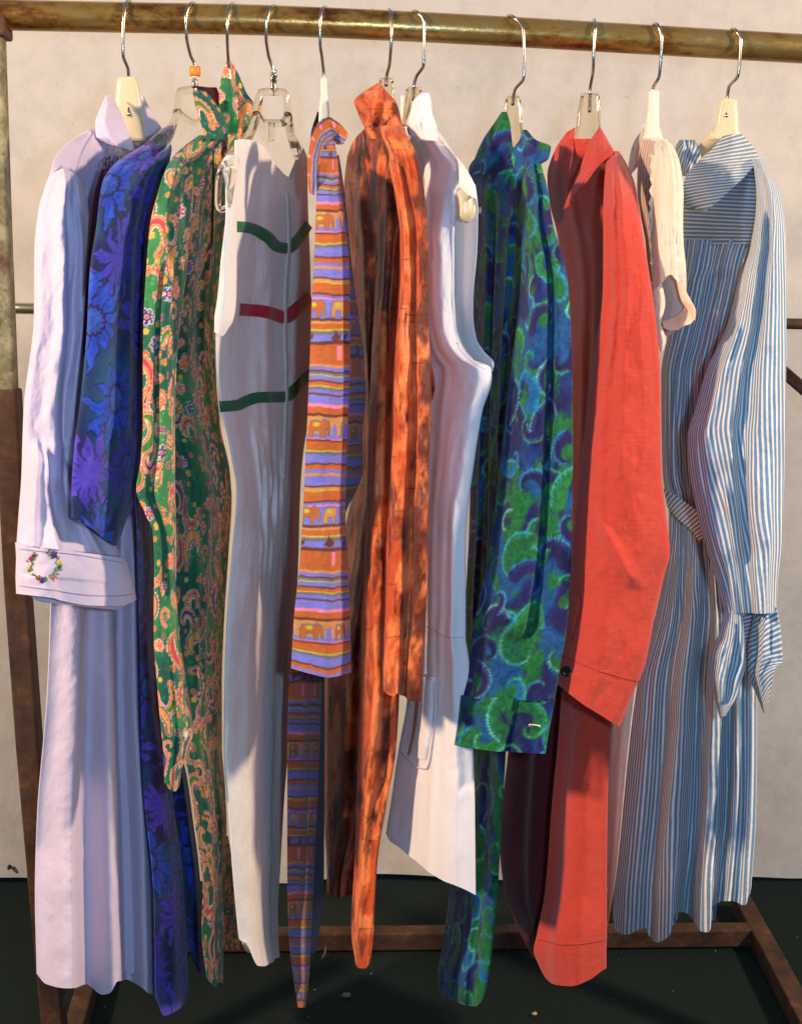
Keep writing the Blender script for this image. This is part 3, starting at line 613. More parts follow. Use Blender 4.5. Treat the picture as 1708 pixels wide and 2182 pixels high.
hanger('clear plastic hanger with yellow highlights in the open collar of the red dress', (1265, 43), [(1267, 62, -.023), (1264, 110, -.022), (1262, 156, -.014), (1256, 193, 0), (1254, 240, .0)], [(200, 1238, 1274, 0), (208, 1233, 1278, 0), (250, 1228, 1278, 0), (300, 1220, 1282, 0), (340, 1208, 1290, 0)], M['smoke'], [[(1240, 340, 0.01, .008), (1230, 400, .06, .006)]], nd=.007)
hanger('slim white plastic hanger holding the cream dress with scalloped sleeve', (1391, 52), [(1400, 54, -.020), (1408, 76, -.024), (1403, 162, -.016), (1390, 190, 0), (1390, 205, 0)], [(194, 1379, 1403, 0), (230, 1378, 1402, 0), (265, 1374, 1403, 0), (300, 1368, 1412, -.01)], M['white_pl'], [[(1378, 265, .01, .005), (1372, 300, .05, .006)]], nd=.006)
hanger('yellowed solid plastic hanger holding the blue and white striped dress', (1557, 63), [(1567, 66, -.020), (1577, 84, -.024), (1571, 160, -.020), (1551, 187, -.004), (1548, 212, 0), (1545, 250, -.007)], [(212, 1533, 1568, 0), (222, 1528, 1571, 0), (260, 1524, 1572, 0), (300, 1510, 1578, 0)], M['cream_pl'], [[(1535, 285, 0, .014), (1505, 310, .03, .010), (1485, 330, .06, .007)]], nd=.007)
# ================================================================== garments
GG = 'dresses hanging side by side on the brass rod'
def garment(name, label, cat, x, y):
    p = P(x, y, 0); return thing(name, label, cat, tuple(map(float, p)), GG)
# ---- 1 pale lavender white dress
m = cloth_mat('lavender_white_cotton', (222, 206, 226), .85, .2, weave=1100, wrinkle=.0007, transl=.06); ms = cloth_mat('lavender_seam', (196, 178, 200), .9)
g = garment('dress', 'pale lavender long sleeved dress with flower embroidered cuff, leftmost on the rod', 'dress', 275, 250)
body = Cloth([R(268, 203, 250, -.03, .03), R(290, 165, 275, -.09, .05), R(312, 138, 292, -.13, .06), R(350, 112, 302, -.16, .07), R(450, 104, 312, -.15, .08), R(650, 104, 308, -.14, .07), R(900, 110, 302, -.14, .05), R(1150, 130, 300, -.14, .02),
    R(1290, 108, 301, -.15, .0), R(1405, 104, 302, -.155, -.02), R(1500, 99, 304, -.16, -.03), R(1750, 79, 321, -.165, -.05), R(1900, 75, 326, -.17, -.06), R(2080, 79, 331, -.175, -.07)], .02,
    [('p', [(0, 0), (.40, .3), (.55, .7), (.8, 1), (1, 1.15)], [(0, -.3), (.28, 1), (.43, -.7), (.62, .95), (.66, .8), (.79, -1.5), (.93, 1.2), (1, -.6)], .024),
     ('r', [(0, .55), (.25, .5)], .05, .006), ('r', [(0, .72), (.3, .66)], .04, .007), ('r', [(.02, .85), (.4, .8)], .05, .012), ('s', [(.05, .35), (.45, .4)], .04, .008)], 1, hem=[(0, -6), (.07, 14), (.2, 20), (.42, 17), (.54, 36), (.6, 30), (.66, 5), (.78, 10), (.87, 20), (.94, 34), (1, 37)], wav=(.003, 6, 0), wr=.0018)
body.build('bodice_and_skirt', m, g, 3)
body.strip('placket', [(236, 300), (224, 400), (218, 520), (215, 700)], 9, m, g, .002)
body.strip('raglan_seam', [(203, 272), (168, 330), (150, 400), (140, 470)], 2.5, ms, g, .0008)
sl = Cloth([R(352, 114, 150, -0.140, -0.110), R(380, 103, 170, -0.160, -0.120), R(446, 83, 190, -0.180, -0.130), R(532, 74, 200, -0.200, -0.140), R(668, 73, 197, -0.220, -0.160), R(874, 51, 185, -0.240, -0.170), R(1018, 46, 190, -0.250, -0.180), R(1100, 40, 222, -0.255, -0.185), RR((36, 1158), (258, 1184), -0.260, -0.190)], .045,
    [('r', [(0, .35), (.5, .42), (1, .38)], .12, .012), ('s', [(.05, .45), (.5, .56), (.85, .58)], .03, -.011), ('r', [(.1, .75), (.5, .78), (.8, .74)], .06, .010), ('s', [(.3, .86), (.6, .66), (.75, .62)], .03, .007), ('r', [(.75, .62), (1, .78)], .05, .012), ('r', [(.7, .18), (1, .14)], .05, .01), ('s', [(.72, .33), (1, .40)], .02, -.010)], 3, wav=(.003, 5, 1), wr=.0022)
sl.build('sleeve', m, g, 3)
cf = Cloth([RR((33, 1155), (268, 1188), -0.266, -0.198), RR((35, 1190), (276, 1212), -0.267, -0.198), RR((34, 1225), (285, 1245), -0.268, -0.197), RR((35, 1264), (292, 1277), -0.268, -0.196)], .055, [('r', [(0, .3), (1, .2)], .12, .003), ('s', [(.6, .30), (1, .34)], .02, -.004)], 5, hem=[(0, 0), (.3, 4), (.35, 8), (.6, 16), (.85, 14), (1, 0)], wr=.0012)
cuff = cf.build('cuff', m, g, 3)
cl = Cloth([RR((60, 1245), (285, 1262), -.235, -.185), RR((70, 1275), (270, 1290), -.235, -.185), RR((90, 1282), (250, 1299), -.233, -.188)], .02, (), 6); cl.build('cuff_lining', m, g, 4)
cf.strip('hem_seam', [(38, 1246), (150, 1254), (283, 1262)], 1.6, ms, cuff, .0008); cf.strip('top_seam', [(40, 1168), (150, 1178), (262, 1198)], 1.6, ms, cuff, .0008)
col1 = Cloth([R(203, 226, 240, -.035, -.02), R(230, 214, 254, -.05, -.03), R(265, 203, 268, -.06, -.035), R(292, 206, 279, -.06, -.035), R(322, 222, 290, -.055, -.035)], .012, [('r', [(0, .3), (1, .45)], .2, .004)], 7, hem=[(0, -18), (1, 2)], wr=.001); col1.build('collar', m, g, 2)
col2 = Cloth([R(204, 299, 306, .03, .03), R(240, 294, 324, .02, .03), R(285, 288, 348, .01, .02), R(300, 290, 330, .01, .02), R(318, 296, 304, .01, .02)], .008, (), 8, wr=.001); col2.build('collar', m, g, 2)
fcs = [(200, 40, 70), (92, 34, 110), (120, 150, 60), (225, 200, 70), (222, 90, 110), (70, 50, 140)]
FM = [plain('thread_%d' % i, c, .7) for i, c in enumerate(fcs)]; FM[0].name = 'red_thread'; FM[1].name = 'purple_thread'; FM[2].name = 'green_thread'; FM[3].name = 'yellow_thread'; FM[4].name = 'pink_thread'; FM[5].name = 'violet_thread'
leaf = MB()
for k in range(17):
    a = math.radians(70-k*18.5); px, py = 92+31*math.cos(a), 1203-30*math.sin(a); r = [3, 5.5, 3, 4.2, 2.8, 5, 3.2, 4, 2.6, 5, 3, 5.5, 3.4, 3, 5, 4, 3][k]
    if k % 3 == 1 or k % 3 == 0 and k % 2:
        p, n = cf.spot(px, py, .0012); q = Vector(n).to_track_quat('Z', 'Y').to_matrix(); R_ = r*.00085; fb = MB(); pts = [p+np.array(q @ Vector((0, 0, .0012)))]
        for i in range(15):
            t = i/15*2*math.pi; rr = R_*(.65+.35*abs(math.sin(t*2.5))); pts.append(p+np.array(q @ Vector((rr*math.cos(t), rr*math.sin(t), 0))))
        fb.V = pts; fb.Q = [(0, 1+i, 1+(i+1) % 15) for i in range(15)]; fb.build('embroidered_flower', FM[[0, 1, 4, 3, 5][k % 5]], cuff)
    for j in range(5):
        ax, ay = px+random.uniform(-6, 6), py+random.uniform(-6, 6); p, n = cf.spot(ax, ay, .0009); q = Vector(n).to_track_quat('Z', 'Y').to_matrix(); t0 = random.uniform(0, 6.3); l = .0025; bi = len(leaf.V)
        for t in (0, 1.9, math.pi, -1.9): leaf.V.append(p+np.array(q @ Vector((math.cos(t+t0)*l*(1 if t in (0, math.pi) else .45), math.sin(t+t0)*l*(1 if t in (0, math.pi) else .45), .0004))))
        leaf.Q.append((bi, bi+1, bi+2, bi+3))
leaf.build('embroidered_leaves', FM[2], cuff)
# ---- 2 blue floral dress
cvb = paint_blue(); m = cloth_mat('blue_floral_cotton', None, .72, .15, weave=800, var=.10, wrinkle=.0006); mt = plain('maroon_lining', (110, 22, 32), .8)
g = garment('dress', 'deep blue and violet dress printed with large ragged daisies, beside the lavender dress', 'dress', 415, 260)
cb = Cloth([R(330, 290, 362, -.05, .02), R(480, 235, 330, -.11, .02), R(700, 225, 332, -.12, .02), R(1046, 288, 334, -.10, .05), R(1290, 297, 342, -.09, .06), R(1500, 299, 352, -.09, .07), R(1650, 303, 398, -.10, .09), R(1750, 312, 412, -.11, .10), R(1850, 324, 425, -.12, .11), R(1950, 329, 432, -.125, .11), R(2090, 331, 440, -.13, .11)], .03,
    [('s', [(.6, .52), (.8, .56), (1, .60)], .03, -.022), ('r', [(.55, .25), (1, .28)], .13, .012), ('r', [(.6, .82), (1, .85)], .08, .018)], 12, hem=[(0, 35), (.12, 73), (.3, 62), (.5, 45), (.57, 5), (.62, -60), (.7, -62), (.8, -20), (.93, -5), (1, -30)], wav=(.004, 5, 0))
cb.build('bodice_and_skirt', m, g, 2.1, cvb, (60, 30))
sl = Cloth([R(294, 330, 350, -.05, .0), R(312, 300, 366, -0.120, -0.030), R(350, 243, 360, -0.180, -0.060), R(388, 219, 343, -0.210, -0.080), R(480, 206, 318, -0.240, -0.100), R(575, 192, 312, -0.250, -0.110), R(712, 185, 307, -0.260, -0.120), R(857, 171, 304, -0.270, -0.130), R(960, 158, 302, -0.275, -0.140), R(1046, 153, 291, -0.280, -0.150), RR((153, 1102), (262, 1120), -0.280, -0.160)], .04,
    [('r', [(0, .3), (1, .3)], .15, .008), ('s', [(.05, .70), (.5, .74), (.8, .78)], .05, -.014), ('r', [(.1, .9), (.6, .92)], .04, .008)], 13, hem=[(0, 0), (.4, 24), (.8, 46), (.9, 30), (1, 8)], wav=(.003, 4, 1), wr=.0018)
sl.build('sleeve', m, g, 2.1, cvb, (10, 0))
lr = Cloth([R(360, 216, 232, -.14, -.12), R(420, 200, 222, -.17, -.13), R(520, 190, 212, -.185, -.15), R(640, 182, 200, -.20, -.17), R(760, 178, 190, -.2, -.18)], .004, (), 14); lr.build('lining_edge', mt, g, 3)
fr = MB()
for k in range(46):
    x = 232+random.uniform(-6, 26); y = 346+random.uniform(-8, 30)-(x-232)*.35; p = P(x, y, -.152); q = p+[random.uniform(-.005, .005), random.uniform(-.004, 0), random.uniform(-.003, .006)]; fr.sweep([p, (p+q)/2+[0, 0, .002], q], .0007, 5)
fr.build('beaded_trim', plain('dark_trim', (40, 24, 60), .6), g)
# ---- 3 green paisley dress
cvp = paint_paisley(); m = cloth_mat('green_paisley_cotton', None, .7, .15, weave=900, var=.06, wrinkle=.0006); mi = plain('maroon_facing', (92, 22, 40), .8)
g = garment('dress', 'green paisley dress with tall pointed collar, printed in orange, pink and white', 'dress', 490, 250)
cb = Cloth([R(288, 425, 482, -.03, .03), R(312, 392, 496, -.07, .05), R(345, 362, 500, -.11, .06), R(410, 345, 491, -.14, .07), R(480, 335, 480, -.14, .08), R(560, 330, 473, -.13, .08), R(634, 325, 463, -.13, .08), R(692, 325, 458, -.13, .08), R(788, 330, 460, -.12, .08), R(908, 345, 470, -.11, .08), R(1004, 366, 490, -.11, .09), R(1063, 374, 494, -.11, .09),
    R(1183, 376, 487, -.11, .09), R(1320, 374, 478, -.11, .08), R(1457, 380, 473, -.11, .08), R(1595, 392, 473, -.11, .07), R(1666, 404, 479, -.11, .07), R(1769, 418, 483, -.11, .07), R(1906, 432, 479, -.11, .06), R(1978, 430, 477, -.11, .0), R(2085, 441, 475, -.11, -.04)], .035,
    [('r', [(0, .45), (.4, .45), (1, .4)], .12, .012), ('s', [(.05, .60), (.4, .62), (.7, .5)], .04, -.012), ('r', [(.02, .8), (.3, .78)], .05, .010), ('r', [(.45, .25), (.95, .3)], .08, .014), ('r', [(.5, .75), (.9, .75)], .10, .010), ('s', [(.3, .22), (.7, .3)], .03, .012)], 21, hem=[(0, 0), (.4, 16), (.6, 8), (1, 8)], wav=(.006, 5, 0), wr=.0022)
cb.build('bodice_and_skirt', m, g, 2.1, cvp, (60, 60), scale=1.2); sm3 = plain('green_seam', (24, 66, 40), .9)
cb.strip('front_seam', [(446, 320), (449, 420), (446, 520)], 2.5, sm3, g, .001)
bk = Cloth([R(1780, 466, 486, .08, .12), R(1850, 464, 498, .08, .14), R(1960, 462, 506, .08, .15), R(2023, 462, 511, .08, .15)], .012, (), 22); bk.build('back_hem', m, g, 2.5, cvp, (20, 900), scale=1.2)
sl = Cloth([R(325, 376, 404, -.12, -.08), R(350, 358, 410, -.16, -.10), R(410, 337, 412, -.19, -.12), R(480, 320, 408, -.21, -.14), R(560, 313, 400, -.22, -.15), R(692, 306, 384, -.235, -.17), R(788, 305, 376, -.24, -.18), R(900, 305, 373, -.245, -.18), R(980, 300, 374, -.25, -.185), R(1045, 291, 374, -.25, -.19), R(1090, 308, 375, -.255, -.19), R(1135, 326, 374, -.26, -.20), R(1200, 329, 374, -.26, -.20), R(1350, 328, 383, -.265, -.205), R(1450, 334, 398, -.265, -.205), R(1560, 344, 411, -.265, -.205), R(1600, 348, 402, -.265, -.21), R(1645, 350, 386, -.265, -.225), R(1666, 351, 384, -.265, -.23)], .03,
    [('r', [(0, .25), (.5, .2)], .09, .009), ('s', [(.15, .36), (.55, .40), (.72, .5)], .03, .013), ('r', [(.2, .7), (.6, .66), (1, .5)], .13, .010), ('r', [(.1, .55), (.5, .52)], .05, .007), ('s', [(.6, .72), (.9, .80)], .04, -.010)], 23, hem=[(0, 0), (.15, 12), (.5, 19), (.85, 12), (1, 0)], wav=(.004, 4, 1), wr=.002)
sl.build('sleeve', m, g, 2.1, cvp, (40, 20), scale=1.2); button(sl, 'cuff_button', 387, 1563, .0042, M['white_pl'], g)
c3 = Cloth([R(186, 412, 462, .0, .01), R(215, 425, 472, .005, .012), R(250, 440, 476, .01, .015)], .01, (), 24); c3.build('collar_facing', mi, g, 3)
c1 = Cloth([RR((411, 189), (440, 196), -.045, -.03), RR((412, 205), (462, 222), -.05, -.02), RR((418, 232), (476, 245), -.05, -.02), RR((428, 262), (484, 270), -.05, -.02), RR((438, 295), (487, 300), -.05, -.02)], .016, [('r', [(0, .5), (1, .6)], .2, .005)], 25, wr=.0015); c1.build('collar', m, g, 2, cvp, (60, 300), scale=1.2)
c2 = Cloth([R(127, 485, 489, .0, .005), R(140, 479, 499, .0, .01), R(165, 472, 512, .0, .015), R(197, 467, 525, -.005, .02), R(225, 467, 542, -.005, .025), R(260, 473, 538, -.005, .025), R(288, 480, 522, -.005, .02), R(325, 484, 502, -.005, .01)], .02, [('s', [(0, .4), (1, .6)], .06, -.008), ('r', [(.3, .7), (1, .65)], .12, .006)], 26, wr=.002); c2.build('collar', m, g, 2, cvp, (60, 620), scale=1.2)
# ---- 4 white dress with ribbon bands
m = cloth_mat('white_slubbed_cotton', (228, 226, 220), .82, .2, weave=700, slub=.13, wrinkle=.0012, transl=.06); mg = cloth_mat('green_ribbon', (24, 104, 58), .55, .1, weave=1500); mr = cloth_mat('red_ribbon', (176, 24, 54), .55, .1, weave=1500); ms = cloth_mat('white_seam', (196, 190, 182), .9)
g = garment('dress', 'white sleeveless dress with two green ribbon bands and one red band across the bodice', 'dress', 582, 250)
bd = Cloth([R(300, 500, 655, -.17, .10), R(425, 500, 656, -.19, .10), R(480, 492, 658, -.2, .10), R(560, 480, 661, -.2, .10), R(634, 470, 663, -.2, .10), R(692, 458, 665, -.2, .10), R(788, 460, 668, -.2, .10), R(867, 472, 661, -.2, .1), R(977, 494, 645, -.19, .09), R(1046, 504, 640, -.18, .08), R(1183, 494, 636, -.18, .08), R(1389, 480, 627, -.19, .08), R(1598, 477, 614, -.19, .06), R(1700, 484, 606, -.19, .05), R(1838, 494, 598, -.19, .04), R(1941, 503, 592, -.19, .03), R(2002, 510, 593, -.19, .02), R(2038, 524, 596, -.19, .01)], .04,
    [('s', [(.02, .35), (.2, .38), (.4, .3)], .05, .006), ('r', [(.1, .8), (.4, .8)], .05, .007), ('r', [(.15, .5), (.42, .45)], .04, .006), ('r', [(.40, .55), (.5, .52)], .03, -.012), ('r', [(.40, .75), (.55, .8)], .03, -.012), ('r', [(.38, .40), (.5, .36)], .02, -.008), ('r', [(.45, .25), (1, .3)], .2, .014), ('s', [(.45, .6), (.75, .72), (1, .75)], .05, -.016), ('r', [(.45, .88), (.8, .9)], .05, .006)]+[('r', [(.33+.02*(k % 3), .30+.09*k), (.47-.01*(k % 2), .34+.082*k)], .014, .006) for k in range(7)]+[('r', [(.405, .34+.085*k), (.56, .36+.08*k)], .014, .005) for k in range(6)], 31,
    top=[(0, -1), (.05, -4), (.16, -3), (.26, 2), (.33, 9), (.40, 19), (.52, 50), (.65, 72), (.76, 81), (.85, 34), (.92, 14), (1, 40)], hem=[(0, -34), (.2, 18), (.35, 19), (.6, 12), (1, 0)], wav=(.004, 7, 0), wr=.0024)
bd.build('bodice_and_skirt', m, g, 3)
for nm, mm, pts, w_ in (('green_band', mg, [(497, 482), (520, 484), (540, 490), (560, 504), (585, 526), (604, 529), (622, 516), (640, 497), (655, 478)], 23), ('red_band', mr, [(505, 659), (545, 662), (575, 669), (600, 676), (618, 664), (636, 648), (658, 632)], 26), ('green_band', mg, [(470, 866), (505, 862), (512, 858), (545, 846), (600, 845), (622, 828), (640, 810), (662, 795)], 23)): bd.strip(nm, pts, w_, mm, g, .0012)
bd.strip('zip_seam', [(603, 392), (607, 500), (602, 600), (599, 680), (602, 850), (598, 1020)], 6, ms, g, .0022)
sp = Cloth([R(330, 482, 508, -.20, -.18), R(345, 474, 508, -.22, -.19), R(400, 480, 506, -.225, -.2), R(450, 481, 505, -.23, -.21), R(560, 470, 505, -.235, -.21), R(634, 464, 504, -.235, -.21), R(680, 457, 498, -.235, -.215), R(708, 457, 482, -.235, -.22)], .02, [('r', [(0, .6), (1, .4)], .2, .004)], 33, hem=[(0, 0), (.6, 8), (1, 0)], wr=.002); sp.build('armhole_panel', m, g, 2.5)
# ---- 5 striped animal print dress
cvs = paint_stripe(); m = cloth_mat('striped_animal_print', None, .7, .15, weave=900, var=.05)
g = garment('dress', 'dress banded in orange, periwinkle and yellow with small elephant figures, hung edge on', 'dress', 690, 260)
cb = Cloth([R(330, 690, 722, -.12, .02), R(400, 695, 733, -.15, .02), R(560, 695, 749, -.17, .0), R(650, 690, 761, -.18, -.02), R(750, 690, 774, -.18, -.03), R(850, 690, 779, -.19, -.04), R(920, 690, 772, -.19, -.04), R(1000, 680, 773, -.19, -.04), R(1095, 655, 736, -.18, .0), R(1250, 640, 705, -.14, .04), R(1400, 620, 688, -.1, .08), R(1600, 612, 681, -.1, .06), R(1850, 612, 670, -.1, .05), R(2000, 616, 663, -.1, .04), R(2110, 629, 656, -.1, .03), R(2146, 635, 650, -.1, .02)], .02,
    [('s', [(.5, .66), (1, .62)], .04, -.012), ('r', [(.5, .35), (1, .35)], .15, .006)], 41, wav=(.002, 3, 0))
cb.build('bodice_and_skirt', m, g, 2.1, cvs, (10, 60)); dk = Cloth([R(1420, 676, 692, .10, .16), R(1900, 664, 690, .10, .16), R(2030, 655, 672, .1, .16)], .01, (), 42); dk.build('back_panel', cloth_mat('dark_blue_lining', (34, 44, 82), .8), g, 4)
sl = Cloth([R(296, 686, 712, -.14, -.10), R(330, 677, 718, -.17, -.12), R(415, 674, 728, -.20, -.15), R(480, 672, 736, -.215, -.17), R(560, 669, 744, -.22, -.18), R(640, 664, 746, -.23, -.19), R(760, 660, 746, -.24, -.20), R(860, 656, 743, -.25, -.21), R(1000, 650, 738, -.255, -.215), R(1100, 645, 736, -.26, -.22), R(1180, 640, 741, -.265, -.225), R(1320, 626, 746, -.27, -.23), R(1423, 620, 748, -.27, -.235)], .035,
    [('s', [(.05, .66), (.4, .78), (.62, .84)], .02, -.014), ('r', [(0, .4), (.6, .4), (1, .5)], .25, .008), ('r', [(.7, .6), (1, .6)], .18, .006)], 43, hem=[(0, 0), (.3, 10), (.6, 17), (1, 8)], wav=(.0015, 4, 0), wr=.0014)
sl.build('sleeve', m, g, 2.0, cvs, (20, 40))
c2 = Cloth([R(238, 676, 702, .01, .03), R(290, 662, 700, .01, .03), R(345, 664, 690, .0, .02)], .01, (), 44); c2.build('collar_facing', plain('dark_facing', (48, 24, 22), .8), g, 3)
c1 = Cloth([RR((659, 412), (670, 416), -.20, -.20), RR((656, 385), (674, 390), -.20, -.20), RR((655, 350), (677, 360), -.195, -.195), RR((659, 312), (682, 332), -.19, -.19), RR((667, 280), (689, 315), -.18, -.18), RR((681, 258), (700, 304), -.17, -.17), RR((700, 249), (711, 300), -.16, -.16), RR((722, 262), (718, 308), -.16, -.16), RR((744, 286), (731, 308), -.17, -.17)], .016, (), 45)
c1.bk = 1.0; c1.build('collar', m, g, 1.4, cvs, (30, 110), scale=2.6, swap=True)
# ---- 6 orange bark print dress
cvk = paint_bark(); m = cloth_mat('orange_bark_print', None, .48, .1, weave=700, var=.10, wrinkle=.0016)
g = garment('dress', 'shiny burnt orange dress printed like tree bark, with twisted collar and long sleeve', 'dress', 822, 250)
cb = Cloth([R(272, 778, 862, 0.030, -0.060), R(302, 752, 868, 0.110, -0.090), R(343, 738, 874, 0.140, -0.060), R(446, 731, 880, 0.180, -0.080), R(560, 740, 872, 0.180, -0.080), R(700, 745, 862, 0.180, -0.080), R(850, 752, 862, 0.180, -0.080), R(1000, 760, 852, 0.180, -0.070), R(1100, 740, 850, 0.180, -0.070), R(1250, 715, 848, 0.180, -0.060), R(1440, 690, 846, 0.180, -0.040), R(1600, 690, 838, 0.180, -0.040), R(1750, 691, 812, 0.180, -0.020), R(1840, 696, 770, 0.180, 0.000), R(1905, 697, 752, 0.180, 0.030)], .04,
    [('s', [(.1, .55), (.5, .5), (1, .6)], .03, .018), ('r', [(.05, .3), (.5, .35), (1, .3)], .07, .014), ('s', [(.1, .8), (.6, .75)], .03, .014), ('r', [(.02, .7), (.4, .68)], .04, .012)], 51, hem=[(0, -5), (.4, 6), (1, 0)], wav=(.004, 6, 1), wr=.002)
cb.build('bodice_and_skirt', m, g, 2.2, cvk, (160, 30))  # offset lands on the darkened print side, so the body carries painted shade
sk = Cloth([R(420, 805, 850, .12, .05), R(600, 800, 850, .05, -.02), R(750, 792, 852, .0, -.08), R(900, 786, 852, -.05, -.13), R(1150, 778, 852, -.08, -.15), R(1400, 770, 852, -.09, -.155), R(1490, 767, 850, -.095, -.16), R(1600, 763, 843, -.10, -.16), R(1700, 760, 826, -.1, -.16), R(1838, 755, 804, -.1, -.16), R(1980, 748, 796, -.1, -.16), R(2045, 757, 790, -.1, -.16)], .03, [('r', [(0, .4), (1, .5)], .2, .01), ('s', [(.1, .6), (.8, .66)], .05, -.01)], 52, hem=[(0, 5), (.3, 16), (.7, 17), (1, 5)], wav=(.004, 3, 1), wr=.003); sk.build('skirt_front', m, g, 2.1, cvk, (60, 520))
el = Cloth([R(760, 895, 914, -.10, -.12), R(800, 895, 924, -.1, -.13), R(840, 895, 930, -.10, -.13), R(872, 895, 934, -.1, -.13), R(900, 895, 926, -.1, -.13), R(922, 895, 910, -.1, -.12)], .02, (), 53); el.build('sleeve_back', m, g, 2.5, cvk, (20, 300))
sl = Cloth([R(268, 808, 856, -.07, -.12), R(290, 810, 868, -.09, -.16), R(335, 824, 890, -.12, -.19), R(420, 842, 905, -.15, -.22), R(500, 852, 912, -.17, -.235), R(600, 850, 915, -.18, -.245), R(700, 843, 914, -.19, -.25), R(780, 838, 917, -.2, -.26), R(870, 834, 918, -.2, -.265), R(1000, 830, 914, -.21, -.27), R(1200, 820, 911, -.22, -.28), R(1300, 817, 908, -.22, -.28), R(1400, 812, 901, -.22, -.285), R(1468, 812, 897, -.22, -.285)], .032,
    [('r', [(0, .3), (.4, .25), (1, .2)], .16, .010), ('s', [(.05, .45), (.3, .55), (.7, .52), (1, .55)], .03, -.012), ('r', [(.1, .8), (1, .8)], .14, .010), ('r', [(.35, .65), (1, .62)], .04, -.008)], 54, hem=[(0, -6), (.25, 8), (.45, 14), (.5, 6), (.56, 12), (.8, 24), (1, 27)], wav=(.004, 5, 1), wr=.0035)
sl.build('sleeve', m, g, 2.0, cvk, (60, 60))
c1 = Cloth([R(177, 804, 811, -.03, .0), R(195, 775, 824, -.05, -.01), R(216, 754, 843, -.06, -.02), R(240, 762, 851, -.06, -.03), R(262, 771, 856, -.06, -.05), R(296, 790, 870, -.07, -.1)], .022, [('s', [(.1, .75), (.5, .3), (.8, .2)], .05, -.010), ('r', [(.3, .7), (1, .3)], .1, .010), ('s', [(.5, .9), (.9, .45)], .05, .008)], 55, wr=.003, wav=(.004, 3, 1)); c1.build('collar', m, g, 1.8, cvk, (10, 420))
# ---- 7 white sleeveless dress
m = cloth_mat('white_twill', (242, 236, 238), .85, .2, weave=1300, wrinkle=.0007, transl=.05); ms = cloth_mat('white_twill_seam', (218, 204, 208), .9)
g = garment('dress', 'plain white sleeveless dress with upright collar and stitched pocket, between orange and blue dresses', 'dress', 880, 260)
bd = Cloth([R(284, 868, 930, 0.040, -.06), R(322, 870, 962, 0.044, -.10), R(360, 872, 990, 0.030, -.15), R(385, 875, 984, 0.016, -.17), R(410, 880, 972, -0.002, -.19), R(440, 885, 966, -0.029, -.19), R(520, 890, 962, -0.085, -.19), R(616, 892, 962, -0.085, -.19), R(690, 893, 966, -0.085, -.19), R(735, 893, 982, -0.085, -.2), R(765, 894, 1012, -0.085, -.21), R(785, 894, 1046, -0.085, -.225), R(805, 894, 1048, -0.085, -.225), R(874, 893, 1028, -0.085, -.225), R(942, 892, 1016, -0.085, -.225), R(1012, 890, 1006, -0.085, -.225), R(1081, 888, 996, -0.085, -.225), R(1149, 886, 992, -0.085, -.225), R(1355, 880, 992, -0.085, -.225), R(1406, 875, 999, -0.085, -.225), R(1500, 866, 1003, -0.085, -.23), R(1600, 848, 1008, -0.085, -.23), R(1700, 834, 1011, -0.085, -.235), R(1785, 822, 1013, -0.085, -.235)], .03,
    [('p', [(0, .4), (.2, 1), (1, 1)], [(0, 0), (.35, .3), (.60, 1), (.8, .9), (1, .2)], .014), ('r', [(.05, .4), (.9, .42)], .07, .006), ('r', [(.5, .8), (1, .84)], .06, .005)], 61, hem=[(0, -10), (.05, 6), (.15, 18), (.3, 40), (.65, 85), (.85, 102), (1, 121)], wav=(.003, 4, 1), wr=.0018)
bd.build('bodice_and_skirt', m, g, 3)
bd.strip('waist_seam', [(908, 1331), (935, 1342), (960, 1355), (992, 1358)], 1.8, ms, g, .0008)
bd.strip('pocket', [(913, 1440), (911, 1500), (905, 1560), (893, 1612)], 44, m, g, .0016); 
for pts in ([(896, 1428), (915, 1437), (929, 1446)], [(936, 1450), (937, 1520), (930, 1590), (915, 1636), (900, 1634), (860, 1600)]): bd.strip('pocket_stitching', pts, 1.8, ms, g, .0024)
ln = Cloth([R(392, 976, 1012, -.13, -.16), R(404, 968, 1014, -.14, -.18), R(446, 962, 1018, -.14, -.19), R(532, 961, 1016, -.14, -.19), R(616, 961, 1009, -.14, -.19), R(665, 962, 1008, -.14, -.19), R(719, 968, 1014, -.14, -.19), R(747, 980, 1030, -.15, -.2), R(775, 1000, 1052, -.16, -.215), R(790, 1010, 1050, -.16, -.215)], .004, [('s', [(0, .5), (1, .5)], .1, .003)], 62); ln.build('armhole_lining', m, g, 3)
st = Cloth([RR((925, 268), (934, 290), -.08, -.1), RR((955, 310), (963, 324), -.13, -.15), RR((976, 352), (994, 362), -.17, -.19), RR((978, 395), (1013, 402), -.19, -.21), RR((990, 412), (1016, 424), -.195, -.215)], .012, (), 65, wr=.0012); st.build('shoulder', m, g, 2.5)
ar = bd.strip('armhole_binding', [(968, 404), (966, 440), (963, 520), (963, 616), (967, 690), (983, 738), (1010, 767), (1040, 785)], 4, m, g, .0015)
c1 = Cloth([R(198, 897, 914, -.05, -.05), R(212, 882, 918, -.05, -.055), R(240, 873, 921, -.05, -.06), R(266, 868, 930, -.045, -.07), R(285, 872, 933, -.04, -.08), R(300, 880, 930, -.04, -.09)], .022, [('s', [(.5, .7), (.9, .6)], .06, .004), ('r', [(.6, .4), (1, .5)], .08, .005)], 63, wr=.0015); c1.build('collar', m, g, 2)
c2 = Cloth([R(204, 853, 880, .04, .03), R(240, 852, 880, .045, .03), R(290, 866, 884, .05, .03)], .008, (), 64); c2.build('collar_back', m, g, 3)
